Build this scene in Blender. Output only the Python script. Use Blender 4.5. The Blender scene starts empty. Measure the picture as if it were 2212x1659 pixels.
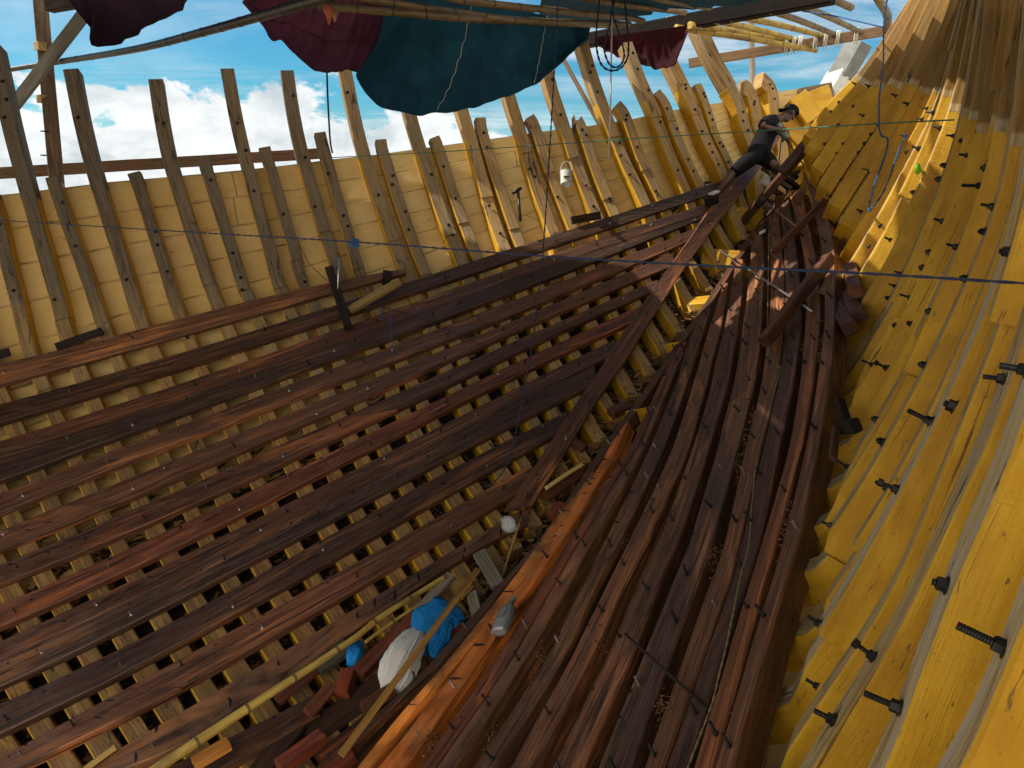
import bpy, bmesh, math, random
import numpy as np
from mathutils import Vector, Matrix, noise as mnoise

random.seed(7)
RS = np.random.RandomState(7)
S = bpy.context.scene
COL = S.collection

# ------------------------------------------------------------------ camera
F = 1580.0                 # focal length in units of a 2212 px wide picture
CX, CY = 1106.0, 829.5
PITCH = math.radians(14.5)
CAM = Vector((0, 0, 4.5))
cp, sp = math.cos(PITCH), math.sin(PITCH)
FWD = Vector((0, cp, -sp)); UPV = Vector((0, sp, cp)); RGT = Vector((1, 0, 0))
cam_d = bpy.data.cameras.new("camera"); cam = bpy.data.objects.new("camera", cam_d); COL.objects.link(cam)
cam.location = CAM; cam.rotation_euler = (math.pi / 2 - PITCH, 0, 0)
cam_d.sensor_width = 36; cam_d.lens = 36 * F / 2212.0
cam_d.clip_start = 0.05; cam_d.clip_end = 3000
S.camera = cam

# ------------------------------------------------------------------ light
SUN_EL, SUN_AZ = math.radians(47), math.radians(-84)     # azimuth from +Y towards +X
SUN_DIR = Vector((math.cos(SUN_EL) * math.sin(SUN_AZ), math.cos(SUN_EL) * math.cos(SUN_AZ), math.sin(SUN_EL)))
sd = bpy.data.lights.new("sun", 'SUN'); so = bpy.data.objects.new("sun", sd); COL.objects.link(so)
sd.energy = 3.6; sd.angle = math.radians(0.6); sd.color = (1.0, 0.93, 0.82)
so.rotation_euler = SUN_DIR.to_track_quat('Z', 'Y').to_euler()

W = bpy.data.worlds.new("World"); S.world = W; W.use_nodes = True
def build_world():
    nt = W.node_tree; N = nt.nodes; L = nt.links; N.clear()
    out = N.new('ShaderNodeOutputWorld'); bg = N.new('ShaderNodeBackground'); L.new(bg.outputs[0], out.inputs[0])
    sky = N.new('ShaderNodeTexSky'); sky.sky_type = 'NISHITA'; sky.sun_disc = False
    sky.sun_elevation = SUN_EL; sky.sun_rotation = SUN_AZ
    sky.air_density = 1.2; sky.dust_density = 0.3; sky.ozone_density = 2.0
    tint = N.new('ShaderNodeMixRGB'); tint.blend_type = 'MULTIPLY'; tint.inputs[0].default_value = 1
    L.new(sky.outputs[0], tint.inputs[1]); tint.inputs[2].default_value = (0.16, 0.46, 0.57, 1)
    tc = N.new('ShaderNodeTexCoord')
    sep = N.new('ShaderNodeSeparateXYZ'); L.new(tc.outputs['Generated'], sep.inputs[0])
    def M(op, a, b=None, clamp=False):
        n = N.new('ShaderNodeMath'); n.operation = op; n.use_clamp = clamp
        for i, v in enumerate((a, b)):
            if v is None: continue
            if isinstance(v, (int, float)): n.inputs[i].default_value = v
            else: L.new(v, n.inputs[i])
        return n.outputs[0]
    def noise(vec, scale, det, rough, dist=0.0):
        n = N.new('ShaderNodeTexNoise'); n.inputs['Scale'].default_value = scale; n.inputs['Detail'].default_value = det
        n.inputs['Roughness'].default_value = rough; n.inputs['Distortion'].default_value = dist
        L.new(vec, n.inputs['Vector']); return n.outputs['Fac']
    def ramp(v, a, b):
        n = N.new('ShaderNodeMapRange'); n.interpolation_type = 'SMOOTHSTEP'
        n.inputs['From Min'].default_value = a; n.inputs['From Max'].default_value = b
        L.new(v, n.inputs['Value']); return n.outputs[0]
    zz = sep.outputs['Z']
    zc = M('MAXIMUM', M('ADD', zz, 0.10), 0.03)
    cv = N.new('ShaderNodeCombineXYZ')
    L.new(M('DIVIDE', sep.outputs['X'], zc), cv.inputs[0]); L.new(M('DIVIDE', sep.outputs['Y'], zc), cv.inputs[1])
    mp = N.new('ShaderNodeMapping'); mp.inputs['Scale'].default_value = (0.55, 1.25, 1); mp.inputs['Rotation'].default_value = (0, 0, 0.22)
    L.new(cv.outputs[0], mp.inputs[0])
    cir = ramp(noise(mp.outputs[0], 0.95, 9, 0.64, 0.6), 0.41, 0.66)
    cir2 = ramp(noise(mp.outputs[0], 0.42, 5, 0.5, 0.3), 0.42, 0.62)
    cir = M('MULTIPLY', cir, M('ADD', M('MULTIPLY', cir2, 0.75), 0.25))
    # cumulus bank low over the horizon
    m2 = N.new('ShaderNodeMapping'); m2.inputs['Scale'].default_value = (1, 1, 1.7); m2.inputs['Location'].default_value = (0.35, 0.1, 0.0)
    L.new(tc.outputs['Generated'], m2.inputs[0])
    cn = noise(m2.outputs[0], 6.0, 13, 0.62, 0.25)
    az = ramp(sep.outputs['X'], -0.12, 0.10)       # bank is on the left, thins to the right
    top = M('SUBTRACT', 0.125, M('MULTIPLY', az, 0.10))
    cum = ramp(M('ADD', M('MULTIPLY', M('SUBTRACT', cn, 0.5), 0.34), M('SUBTRACT', top, zz)), 0.0, 0.02)
    hz = ramp(zz, 0.13, -0.02)
    back = ramp(sep.outputs['Y'], 0.25, -0.35)  # bright unseen cloud behind the camera, added to light the hull inside
    cl = M('MAXIMUM', M('MULTIPLY', back, 0.9), M('MAXIMUM', M('MAXIMUM', M('MULTIPLY', cir, 0.85), M('MULTIPLY', cum, 0.95)), M('MULTIPLY', hz, 0.75)), True)
    shade = ramp(noise(m2.outputs[0], 11, 8, 0.6, 0.2), 0.30, 0.62)
    cc = N.new('ShaderNodeMixRGB'); L.new(shade, cc.inputs[0])
    cc.inputs[1].default_value = (3.1, 3.4, 3.65, 1); cc.inputs[2].default_value = (5.3, 5.35, 5.3, 1)
    cb = N.new('ShaderNodeMixRGB'); L.new(back, cb.inputs[0]); L.new(cc.outputs[0], cb.inputs[1]); cb.inputs[2].default_value = (9.5, 8.8, 7.8, 1); cc = cb
    mix = N.new('ShaderNodeMixRGB'); L.new(cl, mix.inputs[0]); L.new(tint.outputs[0], mix.inputs[1]); L.new(cc.outputs[0], mix.inputs[2])
    L.new(mix.outputs[0], bg.inputs[0]); bg.inputs[1].default_value = 0.11
build_world()
S.view_settings.view_transform = 'Standard'; S.view_settings.look = 'None'
S.view_settings.exposure = 0.85; S.view_settings.gamma = 1.0; S.view_settings.use_curve_mapping = False
S.cycles.max_bounces = 6; S.cycles.diffuse_bounces = 4

# ------------------------------------------------------------------ geometry helpers
def P(x, y, Z):
    return CAM + RGT * ((x - CX) / F * Z) + UPV * ((CY - y) / F * Z) + FWD * Z
def proj(p):
    d = p - CAM; z = d.dot(FWD)
    return CX + F * d.dot(RGT) / z, CY - F * d.dot(UPV) / z, z
CROPS = {'Z1': (0, 756, 4.096), 'Z2': (486, 567, 4.096), 'Z3': (486, 891, 4.096), 'Z4': (972, 432, 4.096), 'Z5': (972, 783, 4.096),
         'Z6': (1458, 432, 4.096), 'Q1': (1026, 1026, 4.096), 'Q2': (1350, 783, 4.096), 'Q3': (1188, 1254, 4.096), 'Q4': (702, 1254, 4.096),
         'Q5': (1672, 0, 4.096), 'Q6': (1672, 378, 4.096), 'Q7': (1672, 756, 4.096), 'Q8': (1566, 1254, 2.35), 'c7': (0, 1092, 2.926),
         'c3': (1404, 0, 2.738), 'c1': (0, 0, 2.926), 'c2': (702, 0, 2.926), 'M': (1458, 189, 5.12), 'H': (1566, 216, 7.68), 'u': (0, 0, 1)}
def C(k, *f):
    ox, oy, s = CROPS[k]
    return [(ox + f[i] / s, oy + f[i + 1] / s) for i in range(0, len(f), 2)]
class TPS:
    """smooth inverse-depth surface through (x, y, Z) control points"""
    def __init__(self, pts, reg=1e-4):
        p = np.array(pts, float); self.xy = p[:, :2] / 1000.0; v = 1.0 / p[:, 2]; n = len(p)
        K = self.k(self.xy[:, None, :] - self.xy[None]) + reg * np.eye(n)
        A = np.zeros((n + 3, n + 3)); A[:n, :n] = K; A[:n, n] = 1; A[:n, n + 1:] = self.xy; A[n, :n] = 1; A[n + 1:, :n] = self.xy.T
        self.w = np.linalg.solve(A, np.concatenate([v, np.zeros(3)]))
    @staticmethod
    def k(d):
        r2 = (d ** 2).sum(-1) + 1e-12
        return 0.5 * r2 * np.log(r2)
    def Z(self, x, y):
        q = np.array([x, y]) / 1000.0
        iv = self.k(q[None] - self.xy) @ self.w[:-3] + self.w[-3] + q @ self.w[-2:]
        return 1.0 / max(iv, 0.03)
    def pt(self, x, y): return P(x, y, self.Z(x, y))
    def nrm(self, x, y):
        e = 6.0
        a = self.pt(x + e, y) - self.pt(x - e, y); b = self.pt(x, y + e) - self.pt(x, y - e)
        n = a.cross(b).normalized()
        return n if n.dot(CAM - self.pt(x, y)) > 0 else -n
KEEL = [(420, 1980, 3.55), (560, 1820, 3.95), (700, 1659, 4.4), (938, 1400, 5.25), (1120, 1175, 6.1), (1290, 960, 7.05), (1430, 770, 8.15), (1560, 590, 9.5), (1640, 480, 10.4), (1700, 390, 11.2)]
PORT = TPS(KEEL + [(60, 410, 8.0), (533, 352, 8.6), (1000, 297, 9.3), (1600, 210, 10.6), (150, 145, 8.05), (533, 145, 8.6), (1000, 100, 9.3), (1500, 60, 10.4),
                   (0, 800, 7.75), (380, 730, 8.05), (750, 630, 8.45), (1200, 505, 9.25), (1550, 395, 10.1), (0, 1100, 6.5), (0, 1600, 4.85), (600, 1300, 5.6),
                   (935, 900, 7.1), (1250, 700, 8.45), (-400, 1500, 5.0), (-400, 800, 7.3), (-400, 420, 7.5), (-200, 2000, 4.0)])
EDGE = [(1560, 2050, 2.3), (1655, 1659, 2.9), (1745, 1254, 3.75), (1775, 1140, 4.1), (1802, 986, 4.6), (1828, 783, 5.4), (1831, 600, 6.6), (1820, 505, 7.6), (1790, 400, 9.0), (1755, 340, 10.1)]
STAR = TPS(KEEL[:-1] + EDGE)

def interp_line(pts, t, axis):
    a = sorted(pts, key=lambda p: p[axis]); k = [p[axis] for p in a]; o = [p[1 - axis] for p in a]
    if t <= k[0]:
        i = 0
    elif t >= k[-1]:
        i = len(k) - 2
    else:
        i = max(j for j in range(len(k) - 1) if k[j] <= t)
    d = k[i + 1] - k[i]
    return o[i] + (o[i + 1] - o[i]) * (t - k[i]) / d if d else o[i]
def line_fn(pts, axis, sm=70):
    """function of pixel coordinate AXIS giving the other one, smoothed over about SM px"""
    ks = np.linspace(-sm, sm, 7); w = np.exp(-(ks / (0.6 * sm)) ** 2); w /= w.sum()
    lo, hi = min(p[axis] for p in pts), max(p[axis] for p in pts)
    def f(t):
        m = min(1.0, max(0.0, min(t - lo, hi - t) / sm)) if lo < t < hi else 0
        return float(sum(wi * interp_line(pts, t + k * m, axis) for k, wi in zip(ks, w)))
    return f
def catmull(pts, n):
    """n points on a smooth curve through pts (tuples or Vectors), even in arc length"""
    p = [np.array(tuple(q), float) for q in pts]
    if len(p) == 2:
        d = p
    else:
        d = []
        q = [2 * p[0] - p[1]] + p + [2 * p[-1] - p[-2]]
        for i in range(1, len(q) - 2):
            for j in range(12):
                t = j / 12
                d.append(0.5 * (2 * q[i] + (q[i + 1] - q[i - 1]) * t + (2 * q[i - 1] - 5 * q[i] + 4 * q[i + 1] - q[i + 2]) * t * t + (3 * q[i] - q[i - 1] - 3 * q[i + 1] + q[i + 2]) * t ** 3))
        d.append(p[-1])
    d = np.array(d); L = np.concatenate([[0], np.cumsum(np.linalg.norm(np.diff(d, axis=0), axis=1))])
    s = np.linspace(0, L[-1], n)
    return [np.array([np.interp(v, L, d[:, c]) for c in range(d.shape[1])]) for v in s]
def vcurve(pts, n): return [Vector(q) for q in catmull(pts, n)]

class MB:
    """collects faces with UVs (metres) and a paint value, links them as one mesh object"""
    def __init__(self): self.v = []; self.f = []; self.uv = []; self.pt = []; self.mi = []; self.sm = []
    def quad(self, idx, uvs, paint=0.0, mi=0, smooth=False):
        self.f.append(tuple(idx)); self.uv.append(uvs)
        self.pt.append(paint if isinstance(paint, (list, tuple)) else [paint] * len(idx)); self.mi.append(mi); self.sm.append(smooth)
    def sweep(self, rings, uls, uvv, paints=None, cap=True, closed=True, mi=0, smooth=False, cap_paint=0.0):
        """rings: list of lists of Vectors; uls: length coordinate per ring; uvv: across coordinate per ring point (closed: one more)"""
        b = len(self.v); n = len(rings[0]); m = len(rings)
        for r in rings: self.v.extend(r)
        for i in range(m - 1):
            for j in range(n if closed else n - 1):
                k = (j + 1) % n
                idx = (b + i * n + j, b + (i + 1) * n + j, b + (i + 1) * n + k, b + i * n + k)
                uv = ((uls[i], uvv[j]), (uls[i + 1], uvv[j]), (uls[i + 1], uvv[j + 1]), (uls[i], uvv[j + 1]))
                pa = 0.0 if paints is None else [paints[i][j], paints[i + 1][j], paints[i + 1][j], paints[i][j]]
                self.quad(idx, uv, pa, mi, smooth)
        if cap and closed:
            c0 = rings[0]; o = c0[0]
            for r, base, rev in ((rings[0], b, False), (rings[-1], b + (m - 1) * n, True)):
                ax = (r[1] - r[0]).normalized() if (r[1] - r[0]).length > 1e-6 else Vector((1, 0, 0)); ay = (r[-1] - r[0])
                uv = [((q - r[0]).dot(ax) * 0.15 + 3, (q - r[0]).dot(ay.normalized()) if ay.length > 1e-6 else 0) for q in r]
                ids = [base + j for j in range(n)]
                if rev: ids = ids[::-1]; uv = uv[::-1]
                self.quad(ids, uv, cap_paint, mi, False)
    def box(self, a, b, w, h, up=Vector((0, 0, 1)), mi=0, paint=0.0, ch=0.006, jitter=0.0):
        """bevelled bar from a to b, w wide, h high"""
        t = (b - a); L = t.length; t = t.normalized(); s = t.cross(up)
        s = s.normalized() if s.length > 1e-4 else t.orthogonal().normalized(); u = s.cross(t)
        n = max(2, int(L / 0.25)); rings = []; uls = []
        ph = random.random() * 100
        for i in range(n + 1):
            c = a.lerp(b, i / n)
            if jitter: c = c + s * (mnoise.noise((i * .7, ph, 0)) * jitter) + u * (mnoise.noise((i * .7, ph, 9)) * jitter)
            x, y = w / 2, h / 2
            rings.append([c + s * q[0] + u * q[1] for q in ((-x + ch, -y), (x - ch, -y), (x, -y + ch), (x, y - ch), (x - ch, y), (-x + ch, y), (-x, y - ch), (-x, -y + ch))])
            uls.append(i / n * L)
        vv = [0, w, w + ch, w + h, w + h + ch, 2 * w + h, 2 * w + h + ch, 2 * w + 2 * h, 2 * w + 2 * h]
        self.sweep(rings, uls, vv, mi=mi, paints=None)
        if paint:
            for i in range(len(self.pt)): self.pt[i] = [paint] * len(self.pt[i])
        return self
    def tube(self, pts, r, seg=8, mi=0, smooth=True, cap=True):
        n = len(pts); uls = [0.0]
        for i in range(1, n): uls.append(uls[-1] + (pts[i] - pts[i - 1]).length)
        rings = []; prev = None
        for i in range(n):
            t = (pts[min(i + 1, n - 1)] - pts[max(i - 1, 0)]).normalized()
            a = t.orthogonal() if prev is None else (prev - t * prev.dot(t))
            a = a.normalized() if a.length > 1e-5 else t.orthogonal().normalized(); prev = a; b = t.cross(a)
            rr = r(i / (n - 1)) if callable(r) else r
            rings.append([pts[i] + (a * math.cos(2 * math.pi * k / seg) + b * math.sin(2 * math.pi * k / seg)) * rr for k in range(seg)])
        R0 = r(0.5) if callable(r) else r
        self.sweep(rings, uls, [2 * math.pi * R0 * k / seg for k in range(seg + 1)], mi=mi, smooth=smooth, cap=cap)
        return self
    def grid(self, rows, uvs=None, smooth=True, mi=0, paint=0.0, skip=None):
        b = len(self.v); m = len(rows); n = len(rows[0])
        for r in rows: self.v.extend(r)
        for i in range(m - 1):
            for j in range(n - 1):
                idx = (b + i * n + j, b + i * n + j + 1, b + (i + 1) * n + j + 1, b + (i + 1) * n + j)
                if skip and skip(i, j): continue
                uv = tuple(uvs[a][c] for a, c in ((i, j), (i, j + 1), (i + 1, j + 1), (i + 1, j))) if uvs else ((0, 0),) * 4
                self.quad(idx, uv, paint, mi, smooth)
        return self
    def build(self, name, mats, parent=None, recalc=True):
        me = bpy.data.meshes.new(name)
        me.from_pydata([tuple(v) for v in self.v], [], self.f)
        me.uv_layers.new(name="UVMap"); me.color_attributes.new("paint", 'FLOAT_COLOR', 'CORNER')
        k = 0; U = np.zeros((len(me.loops), 2)); A = np.ones((len(me.loops), 4))
        for uv, pt in zip(self.uv, self.pt):
            for q, p_ in zip(uv, pt):
                U[k] = q; A[k, :3] = p_; k += 1
        me.uv_layers["UVMap"].data.foreach_set("uv", U.ravel()); me.color_attributes["paint"].data.foreach_set("color", A.ravel())
        for m in (mats if isinstance(mats, (list, tuple)) else [mats]): me.materials.append(m)
        me.polygons.foreach_set("material_index", self.mi); me.polygons.foreach_set("use_smooth", self.sm)
        if recalc:
            bm = bmesh.new(); bm.from_mesh(me); bmesh.ops.recalc_face_normals(bm, faces=bm.faces); bm.to_mesh(me); bm.free()
        me.update()
        o = bpy.data.objects.new(name, me); COL.objects.link(o)
        if parent is not None: o.parent = parent; o.matrix_parent_inverse = parent.matrix_basis.inverted()
        return o
def thing(name, label, cat, loc=(0, 0, 0), group=None):
    o = bpy.data.objects.new(name, None); COL.objects.link(o); o.location = loc; o.empty_display_size = 0.1
    return tag(o, label, cat, group)
def tag(o, label, cat, group=None, kind=None):
    if label: o['label'] = label
    if cat: o['category'] = cat
    if group: o['group'] = group
    if kind: o['kind'] = kind
    return o

# ------------------------------------------------------------------ materials
def mat(name):
    m = bpy.data.materials.new(name); m.use_nodes = True
    nt = m.node_tree; nt.nodes.clear()
    o = nt.nodes.new('ShaderNodeOutputMaterial'); b = nt.nodes.new('ShaderNodeBsdfPrincipled'); nt.links.new(b.outputs[0], o.inputs[0])
    return m, nt.nodes, nt.links, b
class G:
    """small node-graph helper"""
    def __init__(self, N, L): self.N = N; self.L = L
    def put(self, s, v):
        if isinstance(v, (int, float)): s.default_value = v
        elif isinstance(v, (tuple, list)): s.default_value = tuple(v) if len(v) != 3 or s.type != 'RGBA' else tuple(v) + (1,)
        else: self.L.new(v, s)
    def math(self, op, a, b=None, clamp=False):
        n = self.N.new('ShaderNodeMath'); n.operation = op; n.use_clamp = clamp; self.put(n.inputs[0], a)
        if b is not None: self.put(n.inputs[1], b)
        return n.outputs[0]
    def map(self, v, a, b, c=0.0, d=1.0, smooth=True):
        n = self.N.new('ShaderNodeMapRange'); n.interpolation_type = 'SMOOTHSTEP' if smooth else 'LINEAR'
        for i, x in zip(('From Min', 'From Max', 'To Min', 'To Max'), (a, b, c, d)): n.inputs[i].default_value = x
        self.L.new(v, n.inputs['Value']); return n.outputs[0]
    def mix(self, f, a, b, mode='MIX'):
        n = self.N.new('ShaderNodeMixRGB'); n.blend_type = mode; self.put(n.inputs[0], f); self.put(n.inputs[1], a); self.put(n.inputs[2], b); return n.outputs[0]
    def noise(self, vec, scale, detail=4, rough=0.55, dist=0.0, out='Fac'):
        n = self.N.new('ShaderNodeTexNoise'); n.inputs['Scale'].default_value = scale; n.inputs['Detail'].default_value = detail
        n.inputs['Roughness'].default_value = rough; n.inputs['Distortion'].default_value = dist; self.L.new(vec, n.inputs['Vector']); return n.outputs[out]
    def mapping(self, vec, scale=(1, 1, 1), loc=(0, 0, 0)):
        n = self.N.new('ShaderNodeMapping'); n.inputs['Scale'].default_value = scale; n.inputs['Location'].default_value = loc; self.L.new(vec, n.inputs[0]); return n.outputs[0]
    def uvrand(self):
        """UV in metres, shifted by the object's own random number, as a vector"""
        tc = self.N.new('ShaderNodeTexCoord'); oi = self.N.new('ShaderNodeObjectInfo')
        c = self.N.new('ShaderNodeCombineXYZ'); self.put(c.inputs[2], self.math('MULTIPLY', oi.outputs['Random'], 57.0)); self.put(c.inputs[0], self.math('MULTIPLY', oi.outputs['Random'], 13.7))
        a = self.N.new('ShaderNodeVectorMath'); a.operation = 'ADD'; self.L.new(tc.outputs['UV'], a.inputs[0]); self.L.new(c.outputs[0], a.inputs[1])
        return a.outputs[0], oi, tc
    def bump(self, h, strength, dist, bsdf):
        n = self.N.new('ShaderNodeBump'); n.inputs['Strength'].default_value = strength; n.inputs['Distance'].default_value = dist
        self.L.new(h, n.inputs['Height']); self.L.new(n.outputs[0], bsdf.inputs['Normal'])

def wood(name, dark, mid, light, rough=(0.33, 0.7), grain=1.0, weather=(0.13, 0.105, 0.08), weath=0.3, holes=False, tinted=True, spec=0.4):
    m, N, L, b = mat(name); g = G(N, L); v, oi, tc = g.uvrand()
    fine = g.noise(g.mapping(v, (2.2, 95, 1)), 1.0, 5, 0.65, 0.4)
    wav = g.noise(g.mapping(v, (1.1, 22, 1)), 1.0, 5, 0.6, 1.4)
    big = g.noise(g.mapping(v, (0.9, 5.0, 1)), 1.0, 3, 0.55, 0.8)
    spots = g.noise(g.mapping(v, (7, 16, 1)), 1.0, 6, 0.7, 0.2)
    f = g.math('ADD', g.math('MULTIPLY', fine, 0.38), g.math('MULTIPLY', wav, 0.62))
    c = g.mix(g.map(f, 0.34, 0.58), dark, mid)
    c = g.mix(g.math('MULTIPLY', g.map(big, 0.45, 0.75), g.map(wav, 0.35, 0.68)), c, light)
    c = g.mix(g.math('MULTIPLY', g.map(spots, 0.48, 0.74), weath), c, weather)
    crack = g.noise(g.mapping(v, (0.8, 48, 1), (3, 1, 7)), 1.0, 3, 0.5, 1.0)
    ck = g.math('MULTIPLY', g.map(crack, 0.655, 0.69), g.map(big, 0.40, 0.6))
    c = g.mix(g.math('MULTIPLY', ck, 0.85), c, (0.008, 0.006, 0.005))
    stain = g.noise(g.mapping(v, (1.6, 6.5, 1), (9, 4, 2)), 1.0, 5, 0.65, 0.5)
    c = g.mix(g.map(stain, 0.60, 0.74, 0, 0.6), c, tuple(q * 0.35 for q in dark))
    if tinted: c = g.mix(1.0, c, oi.outputs['Color'], 'MULTIPLY')
    h = g.math('SUBTRACT', g.math('ADD', g.math('MULTIPLY', fine, 0.5), g.math('MULTIPLY', wav, 0.5)), g.math('MULTIPLY', ck, 0.9))
    if holes:
        sp_ = N.new('ShaderNodeSeparateXYZ'); L.new(v, sp_.inputs[0])
        cell = g.math('FLOOR', g.math('DIVIDE', sp_.outputs[0], 0.19)); fr = g.math('SUBTRACT', sp_.outputs[0], g.math('MULTIPLY', cell, 0.19))
        wn = N.new('ShaderNodeTexWhiteNoise'); wn.noise_dimensions = '2D'
        cm = N.new('ShaderNodeCombineXYZ'); L.new(cell, cm.inputs[0]); g.put(cm.inputs[1], oi.outputs['Random']); L.new(cm.outputs[0], wn.inputs['Vector'])
        sr = N.new('ShaderNodeSeparateColor'); L.new(wn.outputs['Color'], sr.inputs[0])
        uvy = N.new('ShaderNodeSeparateXYZ'); L.new(tc.outputs['UV'], uvy.inputs[0])
        dx = g.math('SUBTRACT', fr, g.math('ADD', g.math('MULTIPLY', sr.outputs[0], 0.12), 0.035)); dy = g.math('SUBTRACT', uvy.outputs[1], g.math('ADD', g.math('MULTIPLY', sr.outputs[1], 0.11), 0.045))
        d = g.math('SQRT', g.math('ADD', g.math('MULTIPLY', dx, dx), g.math('MULTIPLY', dy, dy)))
        rad = g.math('ADD', g.math('MULTIPLY', sr.outputs[2], 0.010), 0.005)
        hole = g.map(g.math('SUBTRACT', d, rad), 0.003, -0.001)
        c = g.mix(g.math('MULTIPLY', hole, 0.93), c, (0.004, 0.003, 0.002)); h = g.math('SUBTRACT', h, g.math('MULTIPLY', hole, 1.5))
    L.new(c, b.inputs['Base Color']); L.new(g.map(spots, 0.3, 0.7, rough[0], rough[1]), b.inputs['Roughness']); b.inputs['Specular IOR Level'].default_value = spec
    g.bump(h, 0.55 * grain, 0.006, b)
    return m
M_dark = wood("ironwood_dark", (0.018, 0.009, 0.005), (0.112, 0.049, 0.025), (0.40, 0.155, 0.052), weath=0.35, weather=(0.15, 0.115, 0.09), holes=True)
M_off = wood("ironwood_offcut", (0.030, 0.013, 0.008), (0.10, 0.038, 0.020), (0.22, 0.075, 0.032), weath=0.3)
M_black = wood("charred_wood", (0.010, 0.008, 0.007), (0.028, 0.020, 0.016), (0.05, 0.030, 0.020), weath=0.2, weather=(0.05, 0.042, 0.036), rough=(0.7, 0.9), spec=0.12)
M_gray = wood("weathered_gray_wood", (0.10, 0.085, 0.065), (0.22, 0.19, 0.15), (0.34, 0.30, 0.24), weath=0.4, weather=(0.30, 0.28, 0.25), rough=(0.7, 0.9), spec=0.2)
M_pale = wood("pale_lath_wood", (0.22, 0.135, 0.045), (0.38, 0.25, 0.09), (0.50, 0.36, 0.15), weath=0.25, weather=(0.12, 0.08, 0.04), rough=(0.6, 0.8), spec=0.25)
M_brown = wood("brown_beam_wood", (0.07, 0.04, 0.022), (0.16, 0.095, 0.05), (0.27, 0.17, 0.09), weath=0.4, weather=(0.25, 0.20, 0.15), rough=(0.6, 0.85), spec=0.25)

def rib_material():
    m, N, L, b = mat("painted_rib_wood"); g = G(N, L); v, oi, tc = g.uvrand()
    at = N.new('ShaderNodeAttribute'); at.attribute_name = "paint"
    fine = g.noise(g.mapping(v, (2.4, 85, 1)), 1.0, 5, 0.65, 0.3); wav = g.noise(g.mapping(v, (1.3, 19, 1)), 1.0, 5, 0.6, 1.8)
    big = g.noise(g.mapping(v, (1.5, 9, 1), (4, 2, 0)), 1.0, 4, 0.6, 0.7); rot = g.noise(g.mapping(v, (2.2, 13, 1), (7, 7, 3)), 1.0, 6, 0.7, 0.9)
    f = g.math('ADD', g.math('MULTIPLY', fine, 0.35), g.math('MULTIPLY', wav, 0.65))
    bare = g.mix(g.map(f, 0.33, 0.60), (0.20, 0.105, 0.032), (0.46, 0.285, 0.10))
    bare = g.mix(g.map(big, 0.42, 0.66, 0, 0.7), bare, (0.36, 0.265, 0.155))
    rk = g.math('MULTIPLY', g.map(rot, 0.60, 0.66), 0.9)
    ge = N.new('ShaderNodeNewGeometry'); gz = N.new('ShaderNodeSeparateXYZ'); L.new(ge.outputs['Position'], gz.inputs[0])
    wz = g.math('MULTIPLY', g.map(gz.outputs[2], 2.7, 3.7), oi.outputs['Alpha']); bare = g.mix(wz, bare, g.mix(g.map(f, 0.33, 0.60), (0.060, 0.047, 0.034), (0.165, 0.128, 0.088)))
    bare = g.mix(g.map(at.outputs['Fac'], -0.3, -0.8), bare, g.mix(1.0, bare, (0.55, 0.43, 0.24), 'MULTIPLY'))
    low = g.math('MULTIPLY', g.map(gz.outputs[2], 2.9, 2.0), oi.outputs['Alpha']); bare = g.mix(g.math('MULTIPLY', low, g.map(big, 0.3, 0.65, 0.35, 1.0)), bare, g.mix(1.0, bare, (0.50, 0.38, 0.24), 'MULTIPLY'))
    bare = g.mix(rk, bare, (0.035, 0.028, 0.02))
    bare = g.mix(1.0, bare, oi.outputs['Color'], 'MULTIPLY')
    ripple = g.noise(g.mapping(v, (38, 5, 1)), 1.0, 4, 0.6, 0.5); pv = g.noise(g.mapping(v, (2.5, 6, 1), (1, 5, 8)), 1.0, 5, 0.6, 0.3); scr = g.noise(g.mapping(v, (9, 50, 1), (2, 3, 8)), 1.0, 4, 0.6, 1.2)
    pc = g.mix(g.map(pv, 0.3, 0.7), (0.46, 0.235, 0.007), (0.62, 0.350, 0.018))
    lg = g.noise(g.mapping(v, (0.9, 2.4, 1), (3, 9, 1)), 1.0, 5, 0.6, 0.9)
    pc = g.mix(g.map(lg, 0.42, 0.70, 0, 0.65), pc, (0.32, 0.15, 0.006)); pc = g.mix(g.map(lg, 0.42, 0.25, 0, 0.5), pc, (0.60, 0.37, 0.05))
    pc = g.mix(g.map(scr, 0.62, 0.70, 0, 0.75), pc, (0.10, 0.055, 0.015))
    lc = g.noise(g.mapping(v, (0.7, 30, 1), (6, 2, 5)), 1.0, 4, 0.55, 1.3); pc = g.mix(g.math('MULTIPLY', g.map(lc, 0.66, 0.70), 0.8), pc, (0.05, 0.028, 0.008))
    dirt = g.noise(g.mapping(v, (4, 11, 1), (2, 8, 4)), 1.0, 6, 0.7, 0.6)
    pc = g.mix(g.map(dirt, 0.62, 0.75, 0, 0.55), pc, (0.22, 0.12, 0.03))
    edge = g.noise(g.mapping(v, (14, 14, 1)), 1.0, 5, 0.6, 0.4)
    pf = g.map(g.math('ADD', at.outputs['Fac'], g.math('MULTIPLY', g.math('SUBTRACT', edge, 0.5), 0.55)), 0.46, 0.54)
    L.new(g.mix(pf, bare, pc), b.inputs['Base Color'])
    L.new(g.math('ADD', g.math('MULTIPLY', pf, -0.25), 0.78), b.inputs['Roughness']); b.inputs['Specular IOR Level'].default_value = 0.35
    h = g.math('ADD', g.math('MULTIPLY', g.math('SUBTRACT', 1.0, pf), g.math('SUBTRACT', g.math('ADD', fine, wav), rk)), g.math('MULTIPLY', pf, g.math('ADD', g.math('MULTIPLY', ripple, 0.7), g.math('MULTIPLY', fine, 0.5))))
    g.bump(h, 0.8, 0.009, b)
    return m
M_rib = rib_material()

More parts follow.
